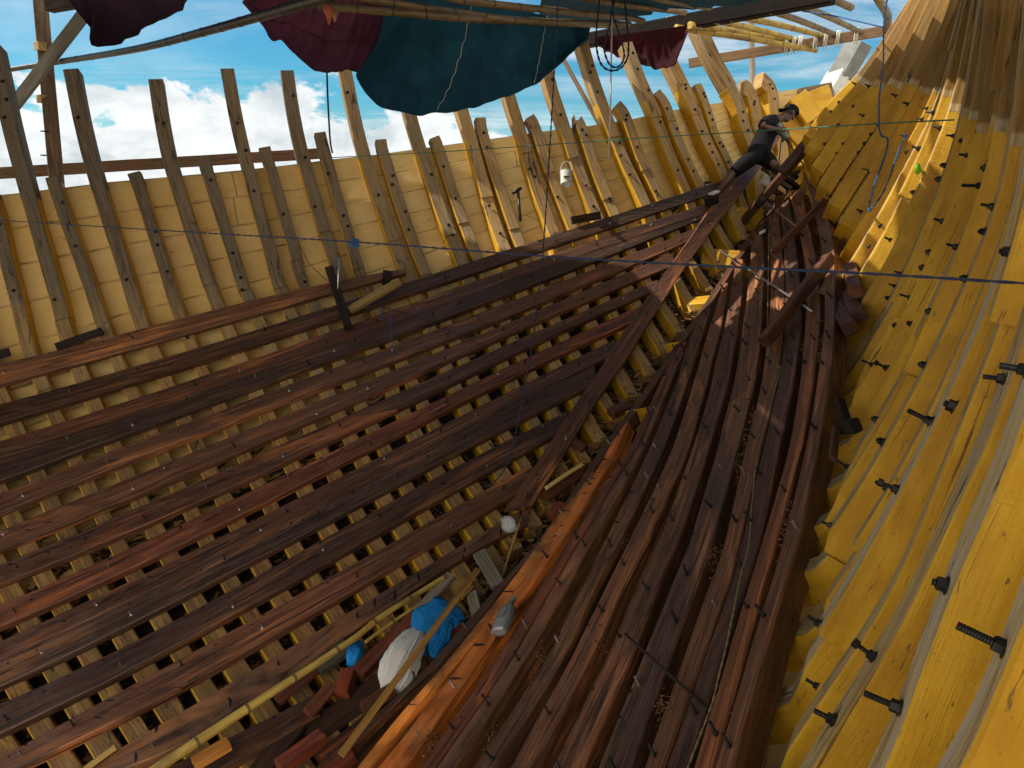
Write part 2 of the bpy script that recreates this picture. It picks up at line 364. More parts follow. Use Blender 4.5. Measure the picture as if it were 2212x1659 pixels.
def planking_material():
    """yellow painted hull skin; UV.y counts strakes, UV.x metres along the hull"""
    m, N, L, b = mat("painted_hull_planking"); g = G(N, L)
    tc = N.new('ShaderNodeTexCoord'); sp_ = N.new('ShaderNodeSeparateXYZ'); L.new(tc.outputs['UV'], sp_.inputs[0])
    wob = g.noise(g.mapping(tc.outputs['UV'], (1.2, 1.0, 1)), 1.0, 3, 0.5); yy = g.math('ADD', sp_.outputs[1], g.math('MULTIPLY', g.math('SUBTRACT', wob, 0.5), 0.25))
    row = g.math('FLOOR', yy); fr = g.math('SUBTRACT', yy, row); dl = g.math('MINIMUM', fr, g.math('SUBTRACT', 1.0, fr))
    gapn = g.noise(g.mapping(tc.outputs['UV'], (2.5, 1.0, 1), (5, 5, 0)), 1.0, 3, 0.6)
    rv = g.math('MULTIPLY', g.math('SINE', g.math('ADD', g.math('MULTIPLY', row, 12.9898), 1.3)), 437.585); rv = g.math('SUBTRACT', rv, g.math('FLOOR', rv))
    bx = g.math('ADD', g.math('DIVIDE', sp_.outputs[0], 3.6), g.math('MULTIPLY', rv, 7.0)); bf = g.math('SUBTRACT', bx, g.math('FLOOR', bx)); bd = g.math('MULTIPLY', g.math('MINIMUM', bf, g.math('SUBTRACT', 1.0, bf)), 3.6)
    seam = g.math('MULTIPLY', g.map(dl, 0.045, 0.012), g.map(gapn, 0.35, 0.65, 0.15, 0.9))
    seam = g.math('MAXIMUM', seam, g.map(bd, 0.007, 0.003))
    p1 = g.noise(g.mapping(tc.outputs['UV'], (1.6, 1.3, 1)), 1.0, 6, 0.65, 0.4); fine = g.noise(g.mapping(tc.outputs['UV'], (3, 24, 1)), 1.0, 5, 0.6, 0.5)
    c = g.mix(g.map(p1, 0.3, 0.7), (0.62, 0.405, 0.125), (0.72, 0.505, 0.185))
    c = g.mix(g.math('MULTIPLY', g.math('SUBTRACT', rv, 0.3), 0.35, True), c, (0.66, 0.53, 0.30))
    c = g.mix(g.map(fine, 0.62, 0.78, 0, 0.45), c, (0.22, 0.14, 0.06))
    # grime and chips near the bilge: paint attribute carries how far down the hull the point lies
    at = N.new('ShaderNodeAttribute'); at.attribute_name = "paint"
    dn = g.noise(g.mapping(tc.outputs['UV'], (5, 5, 1)), 1.0, 7, 0.75, 0.6)
    dirt = g.map(g.math('ADD', dn, g.math('MULTIPLY', at.outputs['Fac'], 0.36)), 0.62, 0.68)
    c = g.mix(dirt, c, (0.028, 0.018, 0.011))
    c = g.mix(g.math('MULTIPLY', seam, 0.75), c, (0.04, 0.024, 0.008))
    L.new(c, b.inputs['Base Color']); b.inputs['Roughness'].default_value = 0.65; b.inputs['Specular IOR Level'].default_value = 0.3
    g.bump(g.math('SUBTRACT', g.math('MULTIPLY', fine, 0.4), g.math('MULTIPLY', seam, 1.2)), 0.6, 0.008, b)
    return m
M_skin = planking_material()

def simple(name, col, rough=0.5, metal=0.0, var=0.25, scale=30, spec=0.5, bump=0.0, emit=None):
    m, N, L, b = mat(name); g = G(N, L); tc = N.new('ShaderNodeTexCoord')
    n = g.noise(tc.outputs['Object'], scale, 5, 0.6)
    L.new(g.mix(g.map(n, 0.3, 0.7), tuple(q * (1 - var) for q in col), tuple(min(1, q * (1 + var)) for q in col)), b.inputs['Base Color'])
    b.inputs['Roughness'].default_value = rough; b.inputs['Metallic'].default_value = metal; b.inputs['Specular IOR Level'].default_value = spec
    if bump: g.bump(n, bump, 0.01, b)
    return m
M_bolt = simple("black_steel", (0.022, 0.023, 0.022), 0.42, 0.6, 0.3, 60)
M_zinc = simple("zinc_steel", (0.55, 0.55, 0.54), 0.32, 0.9, 0.3, 90)
M_rope_b = simple("blue_rope", (0.018, 0.075, 0.21), 0.8, 0, 0.35, 140)
M_rope_n = simple("navy_rope", (0.010, 0.022, 0.065), 0.8, 0, 0.5, 140)
M_rope_g = simple("green_twine", (0.03, 0.16, 0.10), 0.8, 0, 0.3, 80)
M_rope_w = simple("white_cord", (0.52, 0.50, 0.44), 0.85, 0, 0.25, 80)
M_wire = simple("black_wire", (0.010, 0.010, 0.011), 0.5, 0, 0.3, 60)
M_cord = simple("tan_cord", (0.24, 0.19, 0.09), 0.75, 0, 0.35, 90)
M_skinp = simple("person_skin", (0.085, 0.038, 0.022), 0.55, 0, 0.15, 25)
M_shirt = simple("dark_shirt_cloth", (0.004, 0.0045, 0.005), 0.85, 0, 0.3, 12, 0.2, 0.2)
M_short = simple("black_shorts_cloth", (0.006, 0.006, 0.007), 0.9, 0, 0.3, 12, 0.2, 0.2)
M_hair = simple("black_hair", (0.006, 0.005, 0.005), 0.6)
M_tool = simple("tool_green_gray", (0.10, 0.115, 0.10), 0.45, 0.2, 0.3, 20)
M_white = simple("dirty_white", (0.55, 0.55, 0.50), 0.7, 0, 0.2, 14)
M_lime = simple("lime_plastic", (0.22, 0.75, 0.03), 0.4, 0, 0.1, 14)
M_gray_paint = simple("grey_primer", (0.20, 0.205, 0.20), 0.8, 0, 0.18, 5, 0.2, 0.1)

def cloth(name, col, var=0.3, rough=0.85, translucent=0.15):
    m, N, L, b = mat(name); g = G(N, L); tc = N.new('ShaderNodeTexCoord')
    n = g.noise(tc.outputs['Object'], 2.6, 6, 0.6, 0.5); w = g.noise(g.mapping(tc.outputs['UV'], (60, 60, 1)), 6.0, 2, 0.5)
    c = g.mix(g.map(n, 0.3, 0.7), tuple(q * (1 - var) for q in col), tuple(q * (1 + var) for q in col))
    L.new(c, b.inputs['Base Color']); b.inputs['Roughness'].default_value = rough; b.inputs['Specular IOR Level'].default_value = 0.15
    tr = N.new('ShaderNodeBsdfTranslucent'); L.new(c, tr.inputs[0]); mx = N.new('ShaderNodeMixShader'); mx.inputs[0].default_value = translucent
    out = [x for x in N if x.type == 'OUTPUT_MATERIAL'][0]
    L.new(b.outputs[0], mx.inputs[1]); L.new(tr.outputs[0], mx.inputs[2]); L.new(mx.outputs[0], out.inputs[0])
    g.bump(g.math('ADD', n, g.math('MULTIPLY', w, 0.15)), 0.4, 0.02, b)
    return m
M_teal = cloth("teal_tarp", (0.010, 0.054, 0.086), 0.25, translucent=0.05); M_maroon = cloth("maroon_tarp", (0.075, 0.020, 0.038), 0.25, translucent=0.08); M_plum = cloth("dark_plum_tarp", (0.022, 0.010, 0.018), translucent=0.03); M_red = cloth("dark_red_tarp", (0.036, 0.005, 0.007))
M_orange = cloth("orange_rag", (0.5, 0.14, 0.07)); M_sack = cloth("white_sack", (0.72, 0.70, 0.66), 0.12, 0.7, 0.05); M_bluec = cloth("blue_cloth", (0.012, 0.19, 0.50), 0.25, 0.6, 0.05)

def bamboo_mat(name, c1, c2, dirt):
    m, N, L, b = mat(name); g = G(N, L); v, oi, tc = g.uvrand()
    n = g.noise(g.mapping(v, (3, 22, 1)), 1.0, 6, 0.65, 0.3); s_ = g.noise(g.mapping(v, (2.2, 9, 1), (4, 4, 4)), 1.0, 5, 0.7, 0.3)
    c = g.mix(g.map(n, 0.3, 0.7), c1, c2); c = g.mix(g.map(s_, 0.5, 0.68, 0, 0.8), c, dirt)
    uv = N.new('ShaderNodeSeparateXYZ'); L.new(tc.outputs['UV'], uv.inputs[0])
    k = g.math('DIVIDE', uv.outputs[0], 0.33); k = g.math('SUBTRACT', k, g.math('FLOOR', k)); k = g.math('MINIMUM', k, g.math('SUBTRACT', 1.0, k))
    node = g.map(k, 0.045, 0.015); c = g.mix(g.math('MULTIPLY', node, 0.75), c, tuple(q * 0.4 for q in dirt))
    L.new(c, b.inputs['Base Color']); b.inputs['Roughness'].default_value = 0.45; g.bump(g.math('ADD', g.math('MULTIPLY', n, 0.4), node), 0.4, 0.006, b)
    return m
M_bam_y = bamboo_mat("yellow_bamboo", (0.34, 0.22, 0.045), (0.56, 0.40, 0.09), (0.14, 0.085, 0.03))
M_bam_d = bamboo_mat("dark_bamboo", (0.018, 0.016, 0.014), (0.042, 0.037, 0.03), (0.02, 0.018, 0.015))
M_bam_b = bamboo_mat("brown_bamboo", (0.13, 0.085, 0.04), (0.26, 0.18, 0.09), (0.06, 0.04, 0.02))
M_chip = wood("wood_chip_mix", (0.10, 0.045, 0.018), (0.24, 0.125, 0.045), (0.45, 0.28, 0.10), weath=0.2, tinted=False)

# ------------------------------------------------------------------ ground
def build_ground():
    m, N, L, b = mat("sandy_ground"); g = G(N, L); tc = N.new('ShaderNodeTexCoord')
    n = g.noise(tc.outputs['Object'], 0.6, 8, 0.6); L.new(g.mix(g.map(n, 0.3, 0.7), (0.30, 0.25, 0.17), (0.44, 0.38, 0.28)), b.inputs['Base Color']); b.inputs['Roughness'].default_value = 0.95
    r = [[Vector((x, y, 0)) for x in np.linspace(-900, 900, 13)] for y in np.linspace(-900, 1800, 13)]
    o = MB().grid(r, smooth=False).build("ground", m); tag(o, None, None, kind='structure')
build_ground()

# ------------------------------------------------------------------ the hull
LIFT = 0.06                                    # thickness of the ceiling planks over the ribs
hull = thing("wooden_ship_hull", "unfinished wooden ship hull, yellow ribs and skin with dark planks laid over its bottom", "ship hull", P(1290, 960, 7.05) - Vector((0, 0, 0.5)))
A_up = (0.0, 0.0, 1.0)
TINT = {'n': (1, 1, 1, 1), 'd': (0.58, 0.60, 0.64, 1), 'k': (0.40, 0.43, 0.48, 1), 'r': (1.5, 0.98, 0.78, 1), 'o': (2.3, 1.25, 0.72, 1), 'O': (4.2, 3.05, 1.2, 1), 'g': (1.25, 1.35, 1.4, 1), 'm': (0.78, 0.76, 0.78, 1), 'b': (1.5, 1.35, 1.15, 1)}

# --- bolts (shared meshes)
def bolt_mesh(name, shank_r, shank_l, nut_r, nut_h, washer, tip_head=False, mat_=M_bolt, thread=True):
    b = MB(); X = Vector((0, 0, 1))
    if washer: b.tube([Vector((0, 0, 0)), Vector((0, 0, 0.005))], nut_r * 1.3, 14, smooth=False)
    z = 0.004 if washer else 0
    if nut_h: b.tube([Vector((0, 0, z)), Vector((0, 0, z + nut_h * .86)), Vector((0, 0, z + nut_h))], lambda t: nut_r * (1 if t < .7 else .88), 6, smooth=False)
    n = int(shank_l / 0.006) if thread else 2
    pts = [Vector((0, 0, z + shank_l * i / (2 * n))) for i in range(2 * n + 1)]; k = [0]
    b.tube(pts, (lambda t: shank_r * (0.86 if int(round(t * 2 * n)) % 2 else 1.0)) if thread else shank_r, 10, smooth=False)
    if tip_head: b.tube([Vector((0, 0, z + shank_l - 0.022)), Vector((0, 0, z + shank_l))], nut_r * .95, 6, smooth=False)
    o = b.build(name, mat_); me = o.data; bpy.data.objects.remove(o); return me
B_LONG = bolt_mesh("rib_bolt_long", 0.010, 0.090, 0.019, 0.022, True)
B_MID = bolt_mesh("rib_bolt", 0.010, 0.062, 0.019, 0.020, True)
B_SHORT = bolt_mesh("rib_bolt_short", 0.011, 0.034, 0.021, 0.024, True)
B_HEAD = bolt_mesh("rib_bolt_headed", 0.010, 0.085, 0.020, 0.022, True, True)
B_STUD = bolt_mesh("plank_stud", 0.0085, 0.075, 0.0135, 0.016, False, thread=True)
B_STUD2 = bolt_mesh("plank_stud_short", 0.0085, 0.045, 0.013, 0.010, True, thread=False, mat_=M_zinc)
B_PIN = bolt_mesh("plank_pin", 0.008, 0.050, 0.0, 0.0, False, thread=False, mat_=M_zinc)
B_DOME = bolt_mesh("small_bolt_head", 0.009, 0.020, 0.015, 0.012, True, thread=False)
def add_bolt(me, p, axis, parent, name="bolt", scale=1.0, tilt=0.0):
    o = bpy.data.objects.new(name, me); COL.objects.link(o)
    ax = (axis.normalized() + Vector((random.uniform(-1, 1), random.uniform(-1, 1), random.uniform(-1, 1))) * (0.06 + tilt)).normalized()
    o.matrix_basis = Matrix.Translation(p) @ ax.to_track_quat('Z', 'Y').to_matrix().to_4x4() @ Matrix.Rotation(random.uniform(0, 6), 4, 'Z') @ Matrix.Scale(scale, 4)
    o.parent = parent; o.matrix_parent_inverse = parent.matrix_basis.inverted(); return o

# --- port ribs
keelx = line_fn([(k[0], k[1]) for k in KEEL], 1, 30)
SHX = [51, 113, 205, 290, 372, 444, 533, 581, 656, 704, 786, 828, 907, 945, 1018, 1047, 1126, 1160, 1221, 1256, 1317, 1355, 1420, 1447, 1502, 1530, 1600, 1632, 1676]
SHEER = line_fn([(-900, 500), (-200, 432), (0, 413), (51, 407), (130, 398), (219, 386), (304, 378), (393, 369), (509, 357), (632, 343), (722, 330), (811, 321), (880, 311), (986, 297), (1098, 282), (1187, 268), (1290, 255), (1385, 239), (1459, 223), (1514, 215), (1601, 205), (1689, 190), (1791, 172)], 0, 20)
AX = {0: 171, 1: 251, 2: 328, 3: 410, 4: 489, 5: 555, 6: 625, 7: 678, 8: 750, 9: 795, 10: 885, 11: 922, 12: 999, 13: 1035, 14: 1098, 15: 1132, 16: 1204, 17: 1240, 18: 1293, 19: 1330, 20: 1396, 21: 1432, 22: 1492, 23: 1520, 24: 1572, 25: 1592, 26: 1648, 27: 1672, 28: 1700}
AY = line_fn([(-800, 1040), (-15, 855), (73, 831), (171, 803), (251, 779), (328, 759), (410, 738), (489, 714), (555, 694), (625, 673), (750, 638), (885, 600), (999, 560), (1098, 540), (1204, 506), (1293, 468), (1396, 434), (1492, 413), (1575, 375), (1650, 345), (1710, 320)], 0, 30)
KYL = [(-8, 2250), (-4, 1950), (0, 1680), (4, 1437), (8, 1222), (13.5, 967), (17, 800), (22, 575), (26, 450), (28, 405)]
KY = line_fn([(a, b) for a, b in KYL], 0, 1.5)
def rib_xy(n):
    i = int(math.floor(n)); fr = n - i
    def tab(t, k, step):
        if k < 0: return t[0] + step * k
        if k > 28: return t[28] + 40 * (k - 28)
        return t[k]
    sx = tab(SHX, i, 84) * (1 - fr) + tab(SHX, i + 1, 84) * fr; axx = tab(AX, i, 86) * (1 - fr) + tab(AX, i + 1, 86) * fr
    ky = KY(n); kx = keelx(ky)
    s_ = (sx, SHEER(sx)); a = (axx, AY(axx)); k = (kx, ky)
    m1 = (s_[0] * .48 + a[0] * .52 - 4, s_[1] * .48 + a[1] * .52); mid = ((a[0] + k[0]) / 2 - 0.035 * abs(k[1] - a[1]), (a[1] + k[1]) / 2 + 4)
    return s_, m1, a, mid, k
TOPS = {0: (-25, 90), 1: (108, 380), 2: (148, 143), 3: (286, 370), 4: (334, 166), 5: (438, 333), 6: (490, 143), 7: (571, 314), 8: (620, 147), 9: (691, 282), 10: (742, 120), 11: (824, 297), 12: (862, 130), 13: (940, 292), 14: (973, 120), 15: (1040, 250), 16: (1082, 110), 17: (1147, 247), 18: (1180, 120), 19: (1244, 253), 20: (1262, 80), 21: (1337, 219), 22: (1360, 85), 23: (1424, 192), 24: (1452, 115), 25: (1514, 176), 26: (1520, 50), 27: (1616, 182), 28: (1655, 167)}
RIBW = {27: 0.26, 28: 0.28, 26: 0.24, 24: 0.20}
port_ribs = []
def build_port_rib(n):
    s_, m1, a, mid, k = rib_xy(n)
    top = TOPS.get(n, (s_[0] - 60, s_[1] - (250 if n % 2 == 0 else 40)))
    px = [top] + ([((top[0] + s_[0]) / 2 - 3, (top[1] + s_[1]) / 2)] if s_[1] - top[1] > 120 else []) + [s_, m1, a, mid, k]
    pts = catmull(px, 44); rings = []; uls = []; paints = []; L = 0; prev = None; ph = random.random() * 50
    w0 = RIBW.get(n, 0.155 if n % 2 == 0 else 0.138); d = 0.17 if n % 2 == 0 else 0.15; last = None
    jk = random.choice([-1, 1]) * random.uniform(.003, .016); jn = random.uniform(0.24, 0.40) if n % 2 == 0 else random.uniform(0.14, 0.36)        # where two timbers of the rib meet
    p3 = [PORT.pt(*q) - PORT.nrm(*q) * LIFT for q in pts]
    for i, q in enumerate(pts):
        c = p3[i]; nn = PORT.nrm(*q); t = (p3[min(i + 1, 43)] - p3[max(0, i - 1)]).normalized(); wd = t.cross(nn).normalized()
        if wd.x < 0: wd = -wd
        if prev is not None: L += (c - prev).length
        prev = c; f = i / 43
        w = w0 * (1 + 0.05 * mnoise.noise((f * 7, ph, 1)))
        c0 = c + wd * 0.005 * mnoise.noise((f * 6, ph, 5)); cross = i and (f > jn) != ((i - 1) / 43 > jn); below = 1.0 if q[1] > s_[1] + (6 if n < 20 else -30) else 0.0
        ch = 0.008; x = w / 2
        for low_ in ((False, True) if cross else (f > jn,)):
            c = c0 + (wd * jk - nn * 0.020 * max(0.0, 1 - max(0.0, f - jn) * 6)) if low_ else c0
            rings.append([c + wd * x_ + nn * y_ for x_, y_ in ((-x, -d), (-x, -ch), (-x + ch, 0), (x - ch, 0), (x, -ch), (x, -d))]); uls.append(L)
            paints.append([below, below * .95, 0.0, 0.0, below * .95, below])
    b = MB(); b.sweep(rings, uls, [0, d, d + .01, d + w0, d + w0 + .01, 2 * d + w0, 2 * d + 2 * w0], paints)
    o = b.build("rib", M_rib, hull)
    o.color = random.choice([(0.95, 0.95, 0.95), (0.85, 0.86, 0.86), (1.08, 1.04, 0.97), (0.9, 0.86, 0.84)]) + (0.92 if n < 6 else 0.75 if n < 10 else 0.4 if n < 14 else 0.1,)
    # small bolt heads on the inner face
    for i in range(2, 40):
        if random.random() < 0.17 and pts[i][1] < a[1] - 10:
            nn = PORT.nrm(*pts[i]); add_bolt(B_DOME, p3[i] + nn * 0.001 + nn.cross(Vector((0, 0, 1))) * random.uniform(-.035, .035), nn, o)
    return o
for n in range(-7, 29): port_ribs.append(build_port_rib(n))

def skin(surf_pt, name, n_u, n_v, label, strakes, us, d0=0.43):
    rows = []; uvs = []
    for i in range(n_u):
        r = []; uv = []; L = 0
        for j in range(n_v):
            p = surf_pt(us[i], j / (n_v - 1)); r.append(p); uv.append((0, j / (n_v - 1) * strakes))
        rows.append(r); uvs.append(uv)
    for j in range(n_v):
        L = 0
        for i in range(n_u):
            if i: L += (rows[i][j] - rows[i - 1][j]).length
            uvs[i][j] = (L, uvs[i][j][1])
    b = MB(); b.grid(rows, uvs)
    b.pt = [[min(1.0, max(0.0, (uv[1] / strakes - d0) / 0.22)) for uv in f] for f in b.uv]
    # outer face, so that the skin has thickness
    off = []
    for i in range(n_u):
        r = []
        for j in range(n_v):
            a = rows[min(i + 1, n_u - 1)][j] - rows[max(i - 1, 0)][j]; c = rows[i][min(j + 1, n_v - 1)] - rows[i][max(j - 1, 0)]
            nn = a.cross(c).normalized(); nn = nn if nn.dot(CAM - rows[i][j]) < 0 else -nn
            r.append(rows[i][j] + nn * 0.06)
        off.append(r)
    b.grid(off, uvs); b.pt = [p if len(p) == 4 else [0] * 4 for p in b.pt]
    b.grid([[rows[i][0] for i in range(n_u)], [off[i][0] for i in range(n_u)]], [[(uvs[i][0][0], 0.2) for i in range(n_u)], [(uvs[i][0][0], 0.4) for i in range(n_u)]])
    o = b.build(name, M_skin, hull, recalc=False)
    return o
def port_skin_pt(u, v):
    s_, m1, a, mid, k = rib_xy(u); q = catmull([s_, m1, a, mid, k], 30)
    x, y = q[int(round(v * 29))]; d = 0.165 + LIFT
    return PORT.pt(x, y) - PORT.nrm(x, y) * d
skin(port_skin_pt, "hull_planking", 48, 30, "", 19, np.linspace(-10, 31, 48))

def keel_bottom():
    rows = []; uvs = []; L = 0; prev = None
    for k, y in enumerate(np.linspace(325, 1960, 54)):
        x = keelx(y); c = PORT.pt(x, y); a = PORT.pt(keelx(y + 8), y + 8) - PORT.pt(keelx(y - 8), y - 8); a = a.normalized(); nn = (PORT.nrm(x - 8, y) + STAR.nrm(x + 8, y)).normalized(); t_ = a.cross(nn).normalized()
        if prev is not None: L += (c - prev).length
        prev = c; r = []
        for o_, d_ in ((-.62, -.20), (-.30, -.25), (-.1, -.29), (.1, -.29), (.30, -.25), (.62, -.20)): r.append(c + t_ * o_ + nn * (d_ + .02 * mnoise.noise((k * .9, o_ * 9, 2))))
        rows.append(r); uvs.append([(L, q * .2) for q in range(6)])
    b = MB().grid(rows, uvs); b.build("keel", wood("bilge_dirt", (0.010, 0.006, 0.004), (0.035, 0.020, 0.012), (0.09, 0.05, 0.022), tinted=False, rough=(.8, .95), spec=.1), hull, recalc=False)
keel_bottom()
for (xa, ya), (xb, yb), w_ in (((1534, 540), (1590, 556), .24), ((1496, 636), (1530, 646), .20), ((1448, 728), (1476, 738), .16), ((1352, 872), (1384, 884), .16), ((1590, 462), (1640, 470), .30)):
    MB().box(PORT.pt(xa, ya) - PORT.nrm(xa, ya) * .21, STAR.pt(xb, yb) - STAR.nrm(xb, yb) * .07, w_ * 1.2, .14, PORT.nrm(xa, ya), paint=1.0, ch=.012).build("floor_timber", M_rib, hull)

# --- ceiling planks
def mono(segs):
    out = []
    for k, f in segs: out += C(k, *f)
    return out
def plank(top, bot, surf, axis, lo, hi, thick, tint, side=0.0, scarf=(0, 0), N=None, name="ceiling_plank", label=None, mat_=M_dark, lift=0.0, bolts=(0.36, 'p'), ends=(0, 0)):
    """plank whose face edges follow two picture curves over one of the hull surfaces; returns the object"""
    if axis == 0 and len(top) > 6:
        def pf(p):
            k = np.polyfit([(q[0] - 700) / 800 for q in p], [q[1] for q in p], 3); r = np.polyfit([(q[0] - 700) / 800 for q in p], [q[1] for q in p], 1); a_, b__ = min(q[0] for q in p) - 40, max(q[0] for q in p) + 20
            def f(t):
                u = min(max(t, a_), b__); v = float(np.polyval(k, (u - 700) / 800)); e = float(np.polyval(k, (u + 1 - 700) / 800)) - v; return v + e * (t - u)
            return f
        ft, fb = pf(top), pf(bot)
    else: ft, fb = line_fn(top, axis), line_fn(bot, axis)
    n = N or max(6, int(abs(hi - lo) / 26)); rings = []; uls = []; L = 0; prev = None; W0 = None; ph = random.random() * 90; cen = []
    for i in range(n + 1):
        f = i / n; ta = lo + scarf[0] * 0.5 + (hi - lo - scarf[0] * .5 + scarf[1] * .5) * f; tb = lo - scarf[0] * 0.5 + (hi - lo + scarf[0] * .5 - scarf[1] * .5) * f
        wob = 0.8 * mnoise.noise((f * 11, ph, 3)), 0.8 * mnoise.noise((f * 11, ph, 8))
        ca, cb = ft(ta) + wob[0], fb(tb) + wob[1]; cb = cb - side * (cb - ca)
        qa, qb = ((ta, ca), (tb, cb)) if axis == 0 else ((ca, ta), (cb, tb))
        A, B = surf.pt(*qa), surf.pt(*qb); nn = surf.nrm((qa[0] + qb[0]) / 2, (qa[1] + qb[1]) / 2)
        zz = nn * (lift + 0.004 * mnoise.noise((f * 9, ph, 6))); A = A + zz; B = B + zz
        c = (A + B) / 2; e = (B - A); w = e.length; e = e.normalized(); W0 = W0 or w
        if prev is not None: L += (c - prev).length
        prev = c; ch = min(0.008, w * .12); cen.append((c, nn, e, w))
        rings.append([A - nn * thick, A - nn * ch, A + e * ch, B - e * ch, B - nn * ch, B - nn * thick]); uls.append(L)
    b = MB(); b.sweep(rings, uls, [0, thick, thick + .01, thick + W0, thick + W0 + .01, 2 * thick + W0, 2 * thick + 2 * W0])
    o = b.build(name, mat_, hull); k_ = random.uniform(-.16, .22); o.color = tuple(a * f for a, f in zip(TINT[tint][:3], (1 + k_, 1 + k_ * .3, 1 - k_ * .2))) + (1,)
    if label: o['label'] = label
    if bolts:
        step, kind = bolts; s = random.uniform(.1, step)
        while s < L - .08:
            i = min(range(len(uls)), key=lambda k: abs(uls[k] - s)); c, nn, e, w = cen[i]
            f_ = (s - uls[i]); t = (cen[min(i + 1, n)][0] - cen[max(i - 1, 0)][0]).normalized()
            p = c + t * f_ + e * w * random.uniform(-.28, .28)
            me = random.choice([B_STUD2, B_PIN, B_STUD, B_STUD]) if kind == 'p' else random.choice([B_STUD, B_STUD, B_STUD, B_PIN])
            add_bolt(me, p - nn * 0.002, nn, o, tilt=0.05 if kind == 'p' else 0.10, scale=random.uniform(0.6, 0.85) if kind == 'p' else random.uniform(0.75, 1.05)); s += step * (random.uniform(.8, 2.4) if kind == 'p' else random.uniform(1.2, 3.6))
    return o
PP = {}
PP[1] = (mono([('Z1', (0, 120, 490, 0)), ('Z2', (0, 395, 420, 290, 905, 170, 1340, 100, 1600, 48))]), mono([('Z1', (0, 310, 560, 170, 1170, 0)), ('Z2', (0, 530, 450, 425, 940, 285, 1360, 150, 1620, 95))]))
PP[2] = (mono([('Z1', (0, 478, 560, 320, 1120, 175, 1700, 10)), ('Z2', (480, 510, 970, 370, 1500, 215, 1900, 120)), ('Z4', (0, 590, 740, 355, 1300, 170, 1900, 25)), ('c3', (150, 1150, 420, 1060))]),
         mono([('Z1', (0, 640, 700, 450, 1400, 240)), ('Z2', (0, 790, 330, 700, 940, 510, 1560, 310)), ('Z4', (0, 700, 560, 530, 1200, 315, 1700, 165)), ('c3', (0, 1260, 430, 1130))]))
sh34 = mono([('Z1', (0, 905, 560, 760, 1100, 590, 1700, 400)), ('Z2', (100, 1015, 560, 885, 1160, 640, 1600, 480)), ('Z4', (0, 890, 700, 660, 1400, 420, 2212, 130))])
PP[3] = (mono([('Z1', (0, 790, 700, 610, 1400, 390)), ('Z2', (0, 905, 560, 740, 1040, 575, 1300, 480, 1800, 330)), ('Z4', (0, 770, 500, 620, 1200, 405, 2212, 40))]), sh34)
PP[4] = (sh34, mono([('Z1', (0, 1150, 600, 960, 1300, 680)), ('Z2', (0, 1190, 600, 970, 1170, 780, 1700, 600)), ('Z4', (0, 1010, 700, 770, 1400, 500, 2100, 220))]))
PP[5] = (mono([('Z1', (0, 1260, 700, 1010, 1400, 730)), ('Z2', (0, 1285, 540, 1080, 1100, 890, 1700, 680)), ('Z4', (0, 1085, 700, 830, 1300, 590, 1960, 340, 2212, 230))]),
         mono([('Z1', (0, 1440, 560, 1220, 1300, 930)), ('Z2', (0, 1440, 480, 1260, 1000, 1060, 1500, 870)), ('Z4', (0, 1200, 720, 950, 1200, 770, 1800, 510, 2110, 360))]))
PP[6] = (mono([('Z1', (0, 1600, 380, 1440, 1100, 1150, 1700, 890)), ('Z2', (0, 1550, 600, 1320, 1060, 1150, 1700, 910)), ('Z4', (0, 1270, 500, 1070, 900, 905, 1400, 720, 1900, 500))]),
         mono([('c7', (0, 255)), ('Z1', (560, 1590, 1000, 1400, 1700, 1090)), ('Z2', (0, 1659, 480, 1490, 1120, 1270, 1600, 1070)), ('Z4', (0, 1385, 680, 1140, 1180, 910, 1600, 750, 1950, 590))]))
PP[7] = (mono([('c7', (0, 370, 400, 205)), ('Z1', (1300, 1370, 1900, 1090)), ('Z2', (560, 1590, 1120, 1320, 1700, 1090)), ('Z4', (0, 1500, 460, 1290, 1000, 1060, 1500, 850, 1880, 680))]),
         mono([('c7', (0, 490, 700, 220)), ('Z1', (1300, 1560)), ('Z2', (700, 1659, 1300, 1400, 1750, 1190)), ('Z4', (0, 1620, 500, 1400, 1000, 1170, 1500, 940, 1790, 810))]))
PP[8] = (mono([('c7', (0, 620, 500, 400, 1080, 180)), ('Z3', (0, 790, 500, 530, 1000, 310)), ('Z4', (150, 1650, 700, 1400, 1300, 1100, 1700, 930))]),
         mono([('c7', (0, 760, 600, 540, 1150, 260)), ('Z3', (0, 950, 480, 720, 1000, 470, 1600, 170)), ('Z4', (420, 1659, 900, 1430, 1400, 1190, 1610, 1070))]))
sh910 = mono([('c7', (0, 980, 800, 610)), ('Z3', (0, 1220, 560, 970, 1300, 560)), ('Z5', (0, 660, 640, 330, 1300, 10))])
PP[9] = (mono([('c7', (0, 850, 560, 600, 1200, 320)), ('Z3', (0, 1060, 400, 860, 870, 640, 1500, 330)), ('Z5', (0, 510, 400, 330, 900, 70, 1050, 0)), ('Z4', (1500, 1200))]), sh910)
PP[10] = (sh910, mono([('c7', (0, 1140, 560, 900, 1200, 590)), ('Z3', (0, 1420, 600, 1110, 1300, 760)), ('Z5', (0, 860, 600, 560, 1220, 215))]))
PP[11] = (mono([('c7', (0, 1240, 560, 1010, 1200, 690)), ('Z3', (560, 1240, 1200, 920, 1800, 620)), ('Z5', (0, 970, 600, 650, 1120, 380))]),
          mono([('c7', (0, 1450, 700, 1110)), ('Z3', (330, 1650, 900, 1340, 1600, 960)), ('Z5', (0, 1160, 500, 900, 960, 640))]))
PP[12] = (mono([('c7', (0, 1590, 220, 1470, 900, 1090)), ('Z3', (1100, 1370, 1700, 1050)), ('Z5', (0, 1270, 500, 1000, 860, 830))]),
          mono([('c7', (120, 1659, 960, 1240)), ('Z3', (1050, 1630, 1600, 1320)), ('Z5', (0, 1490, 500, 1230, 640, 1150))]))
